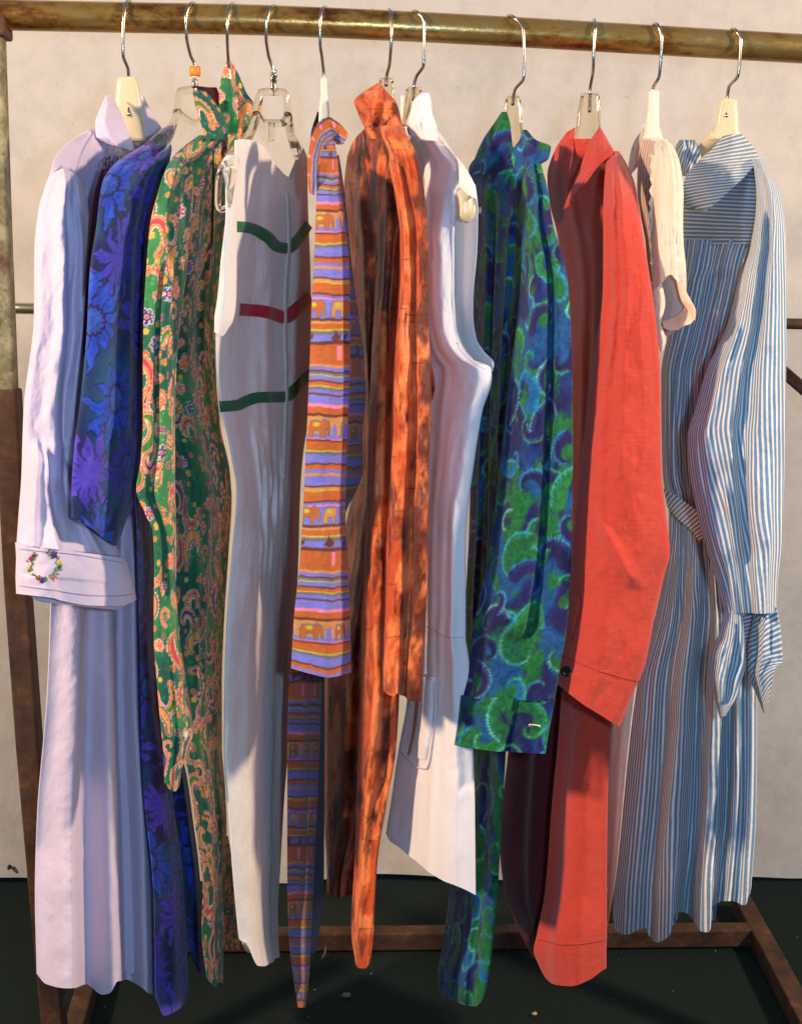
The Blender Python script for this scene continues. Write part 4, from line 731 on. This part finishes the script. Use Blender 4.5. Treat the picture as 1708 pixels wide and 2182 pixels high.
# ---- 8 blue and green swirl dress
cvw = paint_swirl(); m = cloth_mat('blue_green_swirl_print', None, .8, .1, weave=800, var=.10)
g = garment('dress', 'dark blue and green dress with swirling feather print and long straight sleeve', 'dress', 1092, 280)
cb = Cloth([R(318, 1030, 1148, .04, -.03), R(360, 998, 1150, .06, -.06), R(420, 1000, 1142, .10, -.08), R(500, 1004, 1132, .12, -.10), R(700, 1006, 1112, .12, -.12), R(900, 1004, 1097, .12, -.12), R(1100, 1000, 1090, .12, -.12), R(1300, 990, 1085, .12, -.12), R(1600, 975, 1077, .10, -.12), R(1750, 966, 1068, .08, -.12), R(1896, 957, 1060, .05, -.13), R(2009, 943, 1050, .02, -.13), R(2085, 931, 1040, .0, -.14), R(2106, 935, 1034, .0, -.14)], .035,
    [('s', [(.05, .45), (.4, .5), (.7, .6)], .03, .018), ('r', [(.05, .7), (.4, .75)], .05, .012), ('r', [(.02, .3), (.6, .25)], .06, .012), ('r', [(.7, .4), (1, .4)], .2, .008), ('s', [(.6, .75), (.97, .72)], .04, .010)], 71, hem=[(0, 0), (.08, 14), (.4, 25), (.8, 37), (.93, 28), (1, 8)], wav=(.006, 5, 1))
cb.build('bodice_and_skirt', m, g, 2.2, cvw, (30, 40), scale=1.05); button(cb, 'button', 1028, 448, .0045, M['white_pl'], g)
sl = Cloth([R(348, 1118, 1152, -.10, -.13), R(400, 1112, 1165, -.13, -.16), R(480, 1112, 1178, -.15, -.19), R(540, 1110, 1196, -.16, -.21), R(600, 1108, 1209, -.17, -.225), R(780, 1088, 1218, -.19, -.25), R(980, 1066, 1220, -.2, -.26), R(1180, 1040, 1217, -.21, -.27), R(1350, 1005, 1205, -.22, -.28), R(1420, 995, 1193, -.22, -.28), RR((982, 1484), (1181, 1492), -.225, -.285)], .035,
    [('r', [(0, .35), (1, .3)], .2, .008), ('s', [(0, .6), (.4, .62), (.9, .58)], .03, -.012), ('r', [(.05, .8), (1, .8)], .1, .007)], 72, wav=(.003, 4, 1), wr=.0014); sl.build('sleeve', m, g, 2.0, cvw, (20, 10), scale=1.05)
cf = Cloth([RR((981, 1480), (1182, 1488), -.23, -.29), RR((975, 1530), (1172, 1540), -.23, -.29), RR((967, 1586), (1161, 1600), -.23, -.29)], .036, [('s', [(0, .58), (1, .55)], .03, -.006)], 73, hem=[(0, 0), (.5, 5), (1, 5)]); cuff = cf.build('cuff', m, g, 2, cvw, (30, 880)); cf.strip('buttonhole', [(1128, 1543), (1140, 1544), (1152, 1546)], 5, M['white_pl'], cuff, .0004, 12); cf.strip('buttonhole_slit', [(1130, 1543), (1140, 1544), (1150, 1546)], 2.6, plain('dark_slit', (16, 40, 40), .8), cuff, .0012, 12)
c1 = Cloth([R(238, 1068, 1079, -.01, -.02), R(262, 1052, 1086, .0, -.02), R(300, 1027, 1090, .02, -.03), R(345, 1008, 1096, .03, -.03), R(372, 1000, 1092, .05, -.03)], .015, [('r', [(0, .5), (1, .4)], .15, .006)], 74, wr=.0015); c1.build('collar', m, g, 2, cvw, (10, 500))
c2 = Cloth([R(276, 1113, 1121, -.03, -.05), R(298, 1106, 1142, -.04, -.07), R(312, 1096, 1173, -.05, -.08), R(338, 1088, 1168, -.06, -.09), R(352, 1092, 1150, -.07, -.09), R(368, 1100, 1140, -.08, -.1)], .016, [('r', [(.1, .3), (1, .4)], .15, .005)], 75, wr=.002); c2.build('collar', m, g, 2, cvw, (10, 200))
# ---- 9 red linen dress
m = cloth_mat('red_linen', (196, 60, 42), .85, .2, weave=600, slub=.6, var=.03, wrinkle=.0009); md = cloth_mat('dark_maroon_linen', (96, 18, 30), .85, .15, slub=.2); ms = cloth_mat('red_stitching', (150, 34, 30), .9)
g = garment('dress', 'bright red linen dress with open collar and wide buttoned sleeve, between swirl and cream dresses', 'dress', 1254, 300)
cb = Cloth([R(296, 1205, 1290, 0.000, -0.020), R(330, 1180, 1306, 0.020, -0.050), R(380, 1165, 1330, 0.100, -0.030), R(432, 1170, 1340, 0.130, -0.070), R(497, 1186, 1340, 0.150, -0.090), R(600, 1200, 1335, 0.170, -0.100), R(800, 1206, 1320, 0.170, -0.110), R(1000, 1206, 1300, 0.170, -0.110), R(1200, 1196, 1310, 0.170, -0.110), R(1400, 1130, 1310, 0.170, -0.100), R(1600, 1084, 1298, 0.170, -0.090), R(1800, 1066, 1290, 0.150, -0.070), R(1885, 1074, 1290, 0.130, -0.070), R(1960, 1095, 1290, 0.060, -0.120), R(2040, 1134, 1285, 0.020, -0.120)], .03,
    [('s', [(.1, .5), (.5, .5)], .05, .016), ('r', [(.05, .3), (.4, .35)], .08, .010), ('r', [(.5, .3), (.95, .3)], .06, .012), ('s', [(.5, .42), (.95, .5)], .03, .012)], 81, wav=(.004, 4, 1)); cb.build('bodice', m, g, 3)
bl = Cloth([R(1180, 1128, 1215, .10, .0), R(1400, 1105, 1205, .10, -.01), R(1600, 1082, 1195, .09, -.02), R(1800, 1064, 1180, .08, -.03), R(1885, 1072, 1170, .06, -.04), R(1975, 1105, 1160, .05, -.04), R(2038, 1134, 1150, .03, -.03)], .03, [('s', [(.1, .45), (1, .55)], .04, .012)], 82); bl.build('underskirt', md, g, 4)
sk = Cloth([R(1470, 1196, 1308, -.10, -.18), R(1600, 1186, 1299, -.11, -.185), R(1700, 1176, 1294, -.115, -.19), R(1900, 1160, 1292, -.12, -.195), R(1990, 1143, 1292, -.13, -.2), R(2024, 1136, 1291, -.13, -.2), R(2058, 1148, 1291, -.13, -.2)], .035, [('r', [(0, .55), (1, .55)], .3, .012), ('s', [(.1, .28), (1, .22)], .05, .008)], 83, hem=[(0, 0), (.12, 26), (.2, 34), (.5, 38), (.8, 24), (.93, 10), (1, 4)], wav=(.003, 3, 1)); skt = sk.build('skirt_front', m, g, 3); sk.strip('hem_stitching', [(1146, 2000), (1210, 2008), (1290, 2002)], 1.0, ms, skt, .0006)
sl = Cloth([R(322, 1296, 1318, -.07, -.09), R(349, 1290, 1334, -.10, -.12), R(397, 1286, 1353, -.14, -.17), R(449, 1284, 1361, -.17, -.2), R(532, 1284, 1374, -.19, -.225), R(619, 1283, 1388, -.2, -.24), R(687, 1275, 1397, -.21, -.25), R(790, 1260, 1405, -.22, -.26), R(997, 1236, 1408, -.23, -.28), R(1081, 1228, 1416, -.235, -.285), R(1178, 1219, 1426, -.24, -.29), R(1219, 1214, 1416, -.24, -.29), R(1305, 1206, 1395, -.245, -.29), RR((1194, 1400), (1374, 1412), -.25, -.295), RR((1189, 1440), (1342, 1492), -.25, -.295), RR((1187, 1457), (1319, 1547), -.25, -.295)], .035,
    [('r', [(0, .6), (.5, .6), (1, .5)], .3, .010), ('r', [(.62, .15), (.75, .6), (.8, .9)], .08, .006), ('r', [(.1, .2), (.5, .15)], .08, -.005)], 84, wav=(.004, 4, 1), wr=.0022); sv = sl.build('sleeve', m, g, 3)
sl.strip('placket', [(1228, 1262), (1221, 1300), (1215, 1345)], 22, m, sv, .0020); sl.strip('placket_stitching', [(1236, 1258), (1240, 1280), (1233, 1320), (1220, 1362)], 1.8, ms, sv, .003); sl.strip('hem_stitching', [(1196, 1396), (1290, 1430), (1362, 1452)], 1.1, ms, sv, .0006)
0 and sl.strip('underarm_seam', [(1400, 1190), (1384, 1300), (1352, 1400), (1312, 1500)], 1.1, ms, sv, .0006)
button(sl, 'button', 1209, 1428, .0068, plain('dark_button', (44, 38, 24), .25), g)
c1 = Cloth([RR((1258, 296), (1277, 268), -.05, -.05), RR((1247, 322), (1296, 302), -.06, -.08), RR((1234, 360), (1306, 322), -.06, -.10), RR((1220, 395), (1276, 352), -.06, -.10), RR((1206, 425), (1250, 388), -.06, -.10), RR((1197, 450), (1216, 436), -.06, -.08)], .014, [('r', [(0, .6), (1, .6)], .2, .004)], 85, wr=.0014); c1.build('lapel', m, g, 2.4)
c2 = Cloth([RR((1206, 282), (1224, 271), .0, .0), RR((1182, 318), (1222, 312), .01, -.02), RR((1165, 375), (1213, 365), .02, -.04), RR((1169, 425), (1206, 420), .02, -.05), RR((1186, 480), (1199, 470), .0, -.05)], .012, [('r', [(0, .5), (1, .5)], .2, .004)], 86, wr=.0014); c2.build('lapel', m, g, 2.4)
# ---- 10 cream dress with scalloped sleeve
m = cloth_mat('cream_pleated_cotton', (246, 230, 204), .85, .2, weave=900, wrinkle=.0014, transl=.12); mp = cloth_mat('pleated_front', (214, 190, 176), .85, .1, stripes=.12, ink=(150, 126, 122)); ms = cloth_mat('cream_trim', (240, 218, 190), .85)
g = garment('dress', 'cream dress with short scalloped sleeve, mostly hidden behind the red sleeve', 'dress', 1391, 290)
cb = Cloth([R(296, 1368, 1420, .02, -.03), R(340, 1358, 1432, .03, -.06), R(400, 1356, 1438, .05, -.09), R(450, 1362, 1438, .06, -.10), R(520, 1374, 1440, .06, -.10), R(620, 1380, 1425, .05, -.08), R(700, 1375, 1405, .04, -.06), R(800, 1345, 1398, .04, -.05), R(1100, 1325, 1392, .04, -.05), R(1350, 1305, 1372, -0.060, -0.120), R(1500, 1297, 1350, -0.060, -0.120), R(1598, 1290, 1338, -0.060, -0.120), R(1700, 1288, 1328, -0.060, -0.120), R(1805, 1286, 1318, -0.060, -0.120), R(1900, 1286, 1306, -0.060, -0.120), R(1974, 1287, 1293, -0.060, -0.120)], .02, [('r', [(.5, .7), (1, .7)], .2, .005)], 91, wav=(.002, 8, 1)); cb.build('bodice_and_skirt', m, g, 3)
fp = Cloth([R(300, 1369, 1402, -.04, -.12), R(340, 1359, 1402, -.04, -.14), R(400, 1357, 1402, -.04, -.16), R(450, 1363, 1400, -.04, -.17), R(520, 1375, 1398, -.06, -.18), R(600, 1382, 1396, -.08, -.18)], .01, (), 97); fp.build('pleated_panel', mp, g, 2.5, stripe=('u', 7), slant=1)
sl = Cloth([R(300, 1396, 1422, -.12, -.14), R(311, 1392, 1433, -.13, -.16), R(362, 1391, 1450, -.15, -.2), R(414, 1392, 1455, -.17, -.22), R(470, 1389, 1454, -.18, -.225), R(517, 1387, 1455, -.19, -.23), R(566, 1388, 1460, -.19, -.235), R(590, 1389, 1461, -.19, -.235)], .025, [('r', [(0, .3), (1, .35)], .16, .004), ('r', [(0, .75), (1, .7)], .10, .004)], 92, hem=[(0, 30), (.2, 22), (.45, 0), (.6, -5), (.75, 6), (1, 16)], wav=(.002, 8, 1), wr=.002); sv = sl.build('sleeve', m, g, 2.3)
f1 = Cloth([R(600, 1388, 1408, -.195, -.2), R(645, 1392, 1416, -.195, -.2), R(690, 1396, 1408, -.2, -.205), R(725, 1400, 1418, -.2, -.205), R(745, 1404, 1413, -.2, -.205)], .008, [('r', [(0, .5), (1, .5)], .3, .004)], 93, hem=[(0, 0), (.5, 5), (1, 0)], wr=.002); f1.build('sleeve_flap', m, g, 2)
f2 = Cloth([R(580, 1436, 1461, -.225, -.24), R(617, 1444, 1461, -.225, -.24), R(640, 1450, 1471, -.225, -.245), R(662, 1462, 1481, -.22, -.25), R(682, 1468, 1480, -.22, -.25)], .008, [('r', [(0, .5), (1, .6)], .2, .003)], 94, wr=.0015); f2.build('sleeve_flap', m, g, 2)
f3 = Cloth([RR((1460, 648), (1481, 674), -.21, -.245), RR((1450, 664), (1470, 690), -.21, -.24), RR((1440, 672), (1456, 694), -.205, -.235), RR((1430, 678), (1441, 703), -.2, -.23), RR((1418, 682), (1426, 704), -.2, -.225), RR((1410, 684), (1413, 698), -.2, -.22)], .006, (), 98, wr=.001); f3.build('scalloped_rim', m, g, 1.6)
il = Cloth([R(575, 1398, 1445, -.16, -.19), R(640, 1402, 1455, -.16, -.19), R(690, 1410, 1450, -.17, -.19), R(715, 1412, 1424, -.17, -.18)], .006, (), 95, wr=.001); il.build('sleeve_lining', cloth_mat('cream_lining', (200, 186, 180), .9), g, 3)
zz = [(1385+(2.6 if k % 2 else -2.6)+2*math.sin(k*.5), 328+k*13) for k in range(19)]
zg = MB(); za = np.array([[P(x, y, -.150-.0026*k) for k2, (x, y) in enumerate([(zx, zy), (1395, zy+2)])] for k, (zx, zy) in enumerate(zz)]); th = np.array([0, .003, 0]); ring = np.stack([za[:, 0], za[:, 1], za[:, 1]+th, za[:, 0]+th], 1); zg.grid(ring, True); zg.build('zigzag_trim', ms, g, smooth=False)
c1 = Cloth([R(282, 1362, 1373, .03, .02), R(305, 1348, 1377, .04, .02), R(335, 1340, 1376, .05, .02), R(352, 1338, 1360, .05, .03), R(369, 1340, 1346, .05, .04)], .006, (), 96, hem=[(0, 0), (.5, 3), (1, 0)]); c1.build('collar', il and bpy.data.materials['cream_lining'], g, 2)
# ---- 11 blue and white striped dress
def sm(n, share=.22): return cloth_mat(n, (236, 226, 210), .85, .2, weave=900, stripes=share, ink=(98, 140, 178), wrinkle=.0014)
mv = sm('blue_white_stripe', .30)
g = garment('dress', 'blue and white vertically striped dress with yoke, sash and gathered sleeves, rightmost on the rod', 'dress', 1548, 290)
yk = Cloth([R(335, 1500, 1612, -.02, -.08), R(370, 1478, 1635, .0, -.13), R(420, 1452, 1630, .04, -.15), R(470, 1452, 1620, .05, -.15), R(522, 1454, 1614, .05, -.15)], .02, [('r', [(0, .5), (1, .45)], .15, .005), ('r', [(.2, .75), (1, .8)], .06, .005)], 101, hem=[(0, 5), (.5, 0), (1, -4)], wr=.0014, wav=(.002, 4, 1)); yk.build('yoke', mv, g, 3, stripe=('v', 23), slant=-1)
pu = [('r', [(0, x), (.5, x*.93+.02), (1, x*.88+.04)], .022, a) for x, a in ((.08, .007), (.17, .008), (.26, .009), (.36, .008), (.46, .010), (.57, .008), (.68, .010), (.8, .008), (.9, .008))]
bo = Cloth([R(510, 1452, 1617, .04, -.13), R(560, 1448, 1600, .05, -.13), R(640, 1436, 1580, .06, -.13), R(720, 1420, 1560, .07, -.12), R(800, 1407, 1540, .08, -.1), R(1000, 1410, 1530, .08, -.08), R(1080, 1422, 1530, .07, -.07), R(1112, 1428, 1530, .06, -.07)], .03, pu+[('s', [(.1, .5), (.9, .42)], .03, -.012)], 102, wr=.003, wav=(.006, 7, 1)); bo.build('bodice', mv, g, 2.5, stripe=('u', 38))
ps = [('r', [(0, .05+.068*k), (.12+.03*(k % 3), .06+.066*k)], .012, .006) for k in range(14)]+[('p', [(0, .25), (.3, .8), (1, 1.2)], [(0, 0), (.10, .6), (.17, .5), (.27, -.9), (.31, .2), (.42, 1.2), (.46, .9), (.52, -1.1), (.58, -.6), (.68, 1.1), (.73, .9), (.78, -.8), (.86, .5), (.91, -.3), (.96, .6), (1, 0)], .020), ('r', [(0, .06), (.6, .12)], .02, .006), ('r', [(0, .28), (.5, .31)], .02, .007), ('r', [(0, .54), (.5, .57)], .02, .007), ('r', [(0, .8), (.5, .83)], .015, .006), ('r', [(0, .2), (.35, .22)], .012, .006), ('r', [(0, .66), (.35, .67)], .012, .006)]
hb = [(1304, 10), (1306, 22), (1312, 50), (1339, 56), (1374, 44), (1381, 62), (1405, 71), (1436, 54), (1445, 10), (1481, 30), (1502, 48), (1519, 50), (1523, -6), (1557, -15), (1588, -5), (1596, -28)]
sk = Cloth([R(1085, 1424, 1560, .05, -.08), R(1130, 1424, 1566, .05, -.09), R(1180, 1420, 1578, .05, -.10), R(1310, 1395, 1600, .05, -.11), R(1450, 1352, 1611, .05, -.12), R(1598, 1336, 1611, .05, -.13), R(1736, 1322, 1609, .05, -.14), R(1890, 1308, 1599, .04, -.15), R(1932, 1304, 1596, .04, -.15)], .04, ps, 103, hem=[((x-1304)/292, d) for x, d in hb], wr=.0026, wav=(.005, 8, 0)); sk.build('skirt', mv, g, 2.2, stripe=('u', 57))
sa = Cloth([RR((1412, 1040), (1420, 1078), .02, .02), RR((1450, 1062), (1440, 1104), -.02, -.02), RR((1480, 1085), (1468, 1128), -.05, -.05), RR((1510, 1120), (1490, 1155), -.08, -.08)], .012, (), 104, wr=.002); sa.build('sash', mv, g, 2.5, stripe=('v', 14), slant=3)
sl = Cloth([R(338, 1598, 1626, -.10, -.12), R(370, 1606, 1642, -.13, -.16), R(420, 1610, 1663, -.15, -.2), R(520, 1598, 1673, -.17, -.23), R(590, 1576, 1674, -.18, -.24), R(700, 1545, 1674, -.185, -.25), R(790, 1503, 1673, -.19, -.26), R(870, 1480, 1672, -.19, -.265), R(930, 1463, 1671, -.195, -.27), R(990, 1466, 1670, -.2, -.27), R(1060, 1477, 1668, -.2, -.275), R(1160, 1501, 1664, -.21, -.28), R(1250, 1528, 1655, -.22, -.28), R(1305, 1541, 1652, -.225, -.28)], .045,
    [('s', [(.1, .45), (.5, .5), (.9, .5)], .03, -.012), ('r', [(0, .75), (.5, .78), (1, .8)], .14, .012), ('r', [(.35, .25), (.8, .2), (1, .3)], .07, .012), ('r', [(.6, .1), (1, .15)], .03, .007), ('r', [(.7, .4), (1, .42)], .03, .008), ('s', [(.65, .62), (1, .6)], .02, .010), ('r', [(.8, .9), (1, .85)], .04, .007)], 105, wr=.0026, wav=(.004, 5, 0)); sl.build('sleeve', mv, g, 2.2, stripe=('u', 29), slant=-4)
cc = Cloth([R(1262, 1578, 1632, -.20, -.22), R(1350, 1576, 1630, -.2, -.22), R(1425, 1580, 1602, -.2, -.21)], .008, (), 106); cc.build('cuff_inner', mv, g, 2.5, stripe=('v', 20), slant=2)
c1 = Cloth([RR((1612, 1272), (1652, 1290), -.23, -.285), RR((1600, 1330), (1662, 1345), -.24, -.29), RR((1592, 1385), (1666, 1408), -.24, -.29), RR((1592, 1430), (1650, 1426), -.24, -.29), RR((1610, 1480), (1640, 1472), -.24, -.285), RR((1626, 1520), (1630, 1514), -.24, -.28)], .016, [('r', [(0, .6), (1, .5)], .1, .010), ('s', [(0, .35), (1, .3)], .04, .008)], 107, wr=.003); c1.build('cuff_ruffle', mv, g, 2.2, stripe=('v', 22), slant=7)
c2 = Cloth([RR((1541, 1300), (1578, 1296), -.235, -.26), RR((1530, 1350), (1586, 1362), -.24, -.27), RR((1514, 1400), (1588, 1410), -.24, -.27), RR((1512, 1440), (1580, 1446), -.24, -.27), RR((1520, 1480), (1570, 1482), -.24, -.27), RR((1532, 1530), (1545, 1524), -.24, -.26)], .018, [('s', [(.1, .7), (.9, .45)], .04, -.010), ('r', [(.3, .3), (.9, .35)], .12, .008)], 108, wr=.003); c2.build('cuff_ruffle', mv, g, 2.2, stripe=('u', 11), slant=2)
co = Cloth([RR((1538, 290), (1575, 283), -.02, -.03), RR((1515, 318), (1598, 306), -.03, -.06), RR((1486, 345), (1614, 334), -.05, -.10), RR((1458, 380), (1590, 372), -.06, -.14), RR((1452, 412), (1558, 402), -.06, -.15), RR((1458, 436), (1530, 428), -.06, -.15), RR((1480, 446), (1504, 448), -.08, -.14)], .022, [('r', [(0, .5), (1, .5)], .25, .004)], 109, wr=.0016); co.build('collar', mv, g, 2.2, stripe=('v', 22), slant=1)
kn = Cloth([R(298, 1446, 1478, .03, .02), R(318, 1437, 1490, .03, .01), R(345, 1440, 1492, .03, .01), R(375, 1452, 1478, .03, .01)], .03, [('s', [(0, .4), (1, .7)], .06, -.010)], 110, wr=.004); kn.build('collar_tie', mv, g, 2, stripe=('u', 9), slant=5)
# ================================================================== small litter and marks
def scrap(px, py, r, c, label, name='paper_scrap'):
    p = G(px, py, .002); b = MB(); n = 9; k = [p+np.array([r*(.6+.5*random.random())*math.cos(i/n*6.28), r*(.5+.4*random.random())*math.sin(i/n*6.28), .001+.003*random.random()]) for i in range(n)]; b.V = [p+[0, 0, .004]]+k; b.Q = [(0, 1+i, 1+(i+1) % n) for i in range(n)]
    tag(b.build(name, plain(name+'_mat', c, .8), smooth=False), label, 'litter')
scrap(935, 1925, .009, (150, 150, 140), 'pale leaf shaped scrap lying on the dark carpet below the bark print dress') if False else None
scrap(737, 2122, .010, (92, 98, 86), 'thin grey scrap lying on the carpet right of the lowest striped hem')
scrap(1137, 2162, .006, (196, 170, 120), 'small tan crumb on the carpet under the red dress')
scrap(110, 2034, .006, (110, 100, 60), 'dull yellow crumb on the carpet left of the lavender skirt', 'carpet_crumb')
b = MB(); b.sweep(smoothpts([G(688, 1992, .006), G(694, 2010, .012), G(692, 2030, .010), G(686, 2042, .003)], 6), .0016, 8); tag(b.build('loose_thread', plain('tan_thread', (120, 104, 66), .8)), 'short curled tan thread on the carpet behind the striped hem', 'thread')
b = MB(); q = P(22, 1846, .641); b.sweep([q, q+[0, -.008, 0]], [.0045, .003], 10); tag(b.build('wall_plug', plain('black_plug', (18, 16, 14), .6)), 'small black plug in the lower left of the wall', 'plug')
b = MB(); q = P(1589, 1877, .638); b.sweep([q, q+[0, -.01, -.004]], [.004, .003], 10); tag(b.build('wall_clip', plain('black_clip', (20, 18, 16), .5)), 'small black clip at the wall bottom right of the striped skirt', 'clip')

lb = MB(); rr = random.Random(5)
for k in range(260):
    x, y = rr.uniform(-1.5, 1.6), rr.uniform(-.35, .6); a = rr.uniform(0, 6.28); l = rr.uniform(.001, .0035); t = rr.uniform(.0005, .0012)
    p = np.array([x, y, .004]); d = np.array([math.cos(a)*l, math.sin(a)*l, 0]); e = np.array([-math.sin(a)*t, math.cos(a)*t, .001]); bi = len(lb.V); lb.V += [p-d, p+e, p+d+[0, 0, .001], p-e]; lb.Q.append((bi, bi+1, bi+2, bi+3))
tag(lb.build('carpet_lint', plain('lint', (120, 122, 112), .9)), 'tiny pale lint specks scattered over the dark carpet', 'lint', kind='stuff')
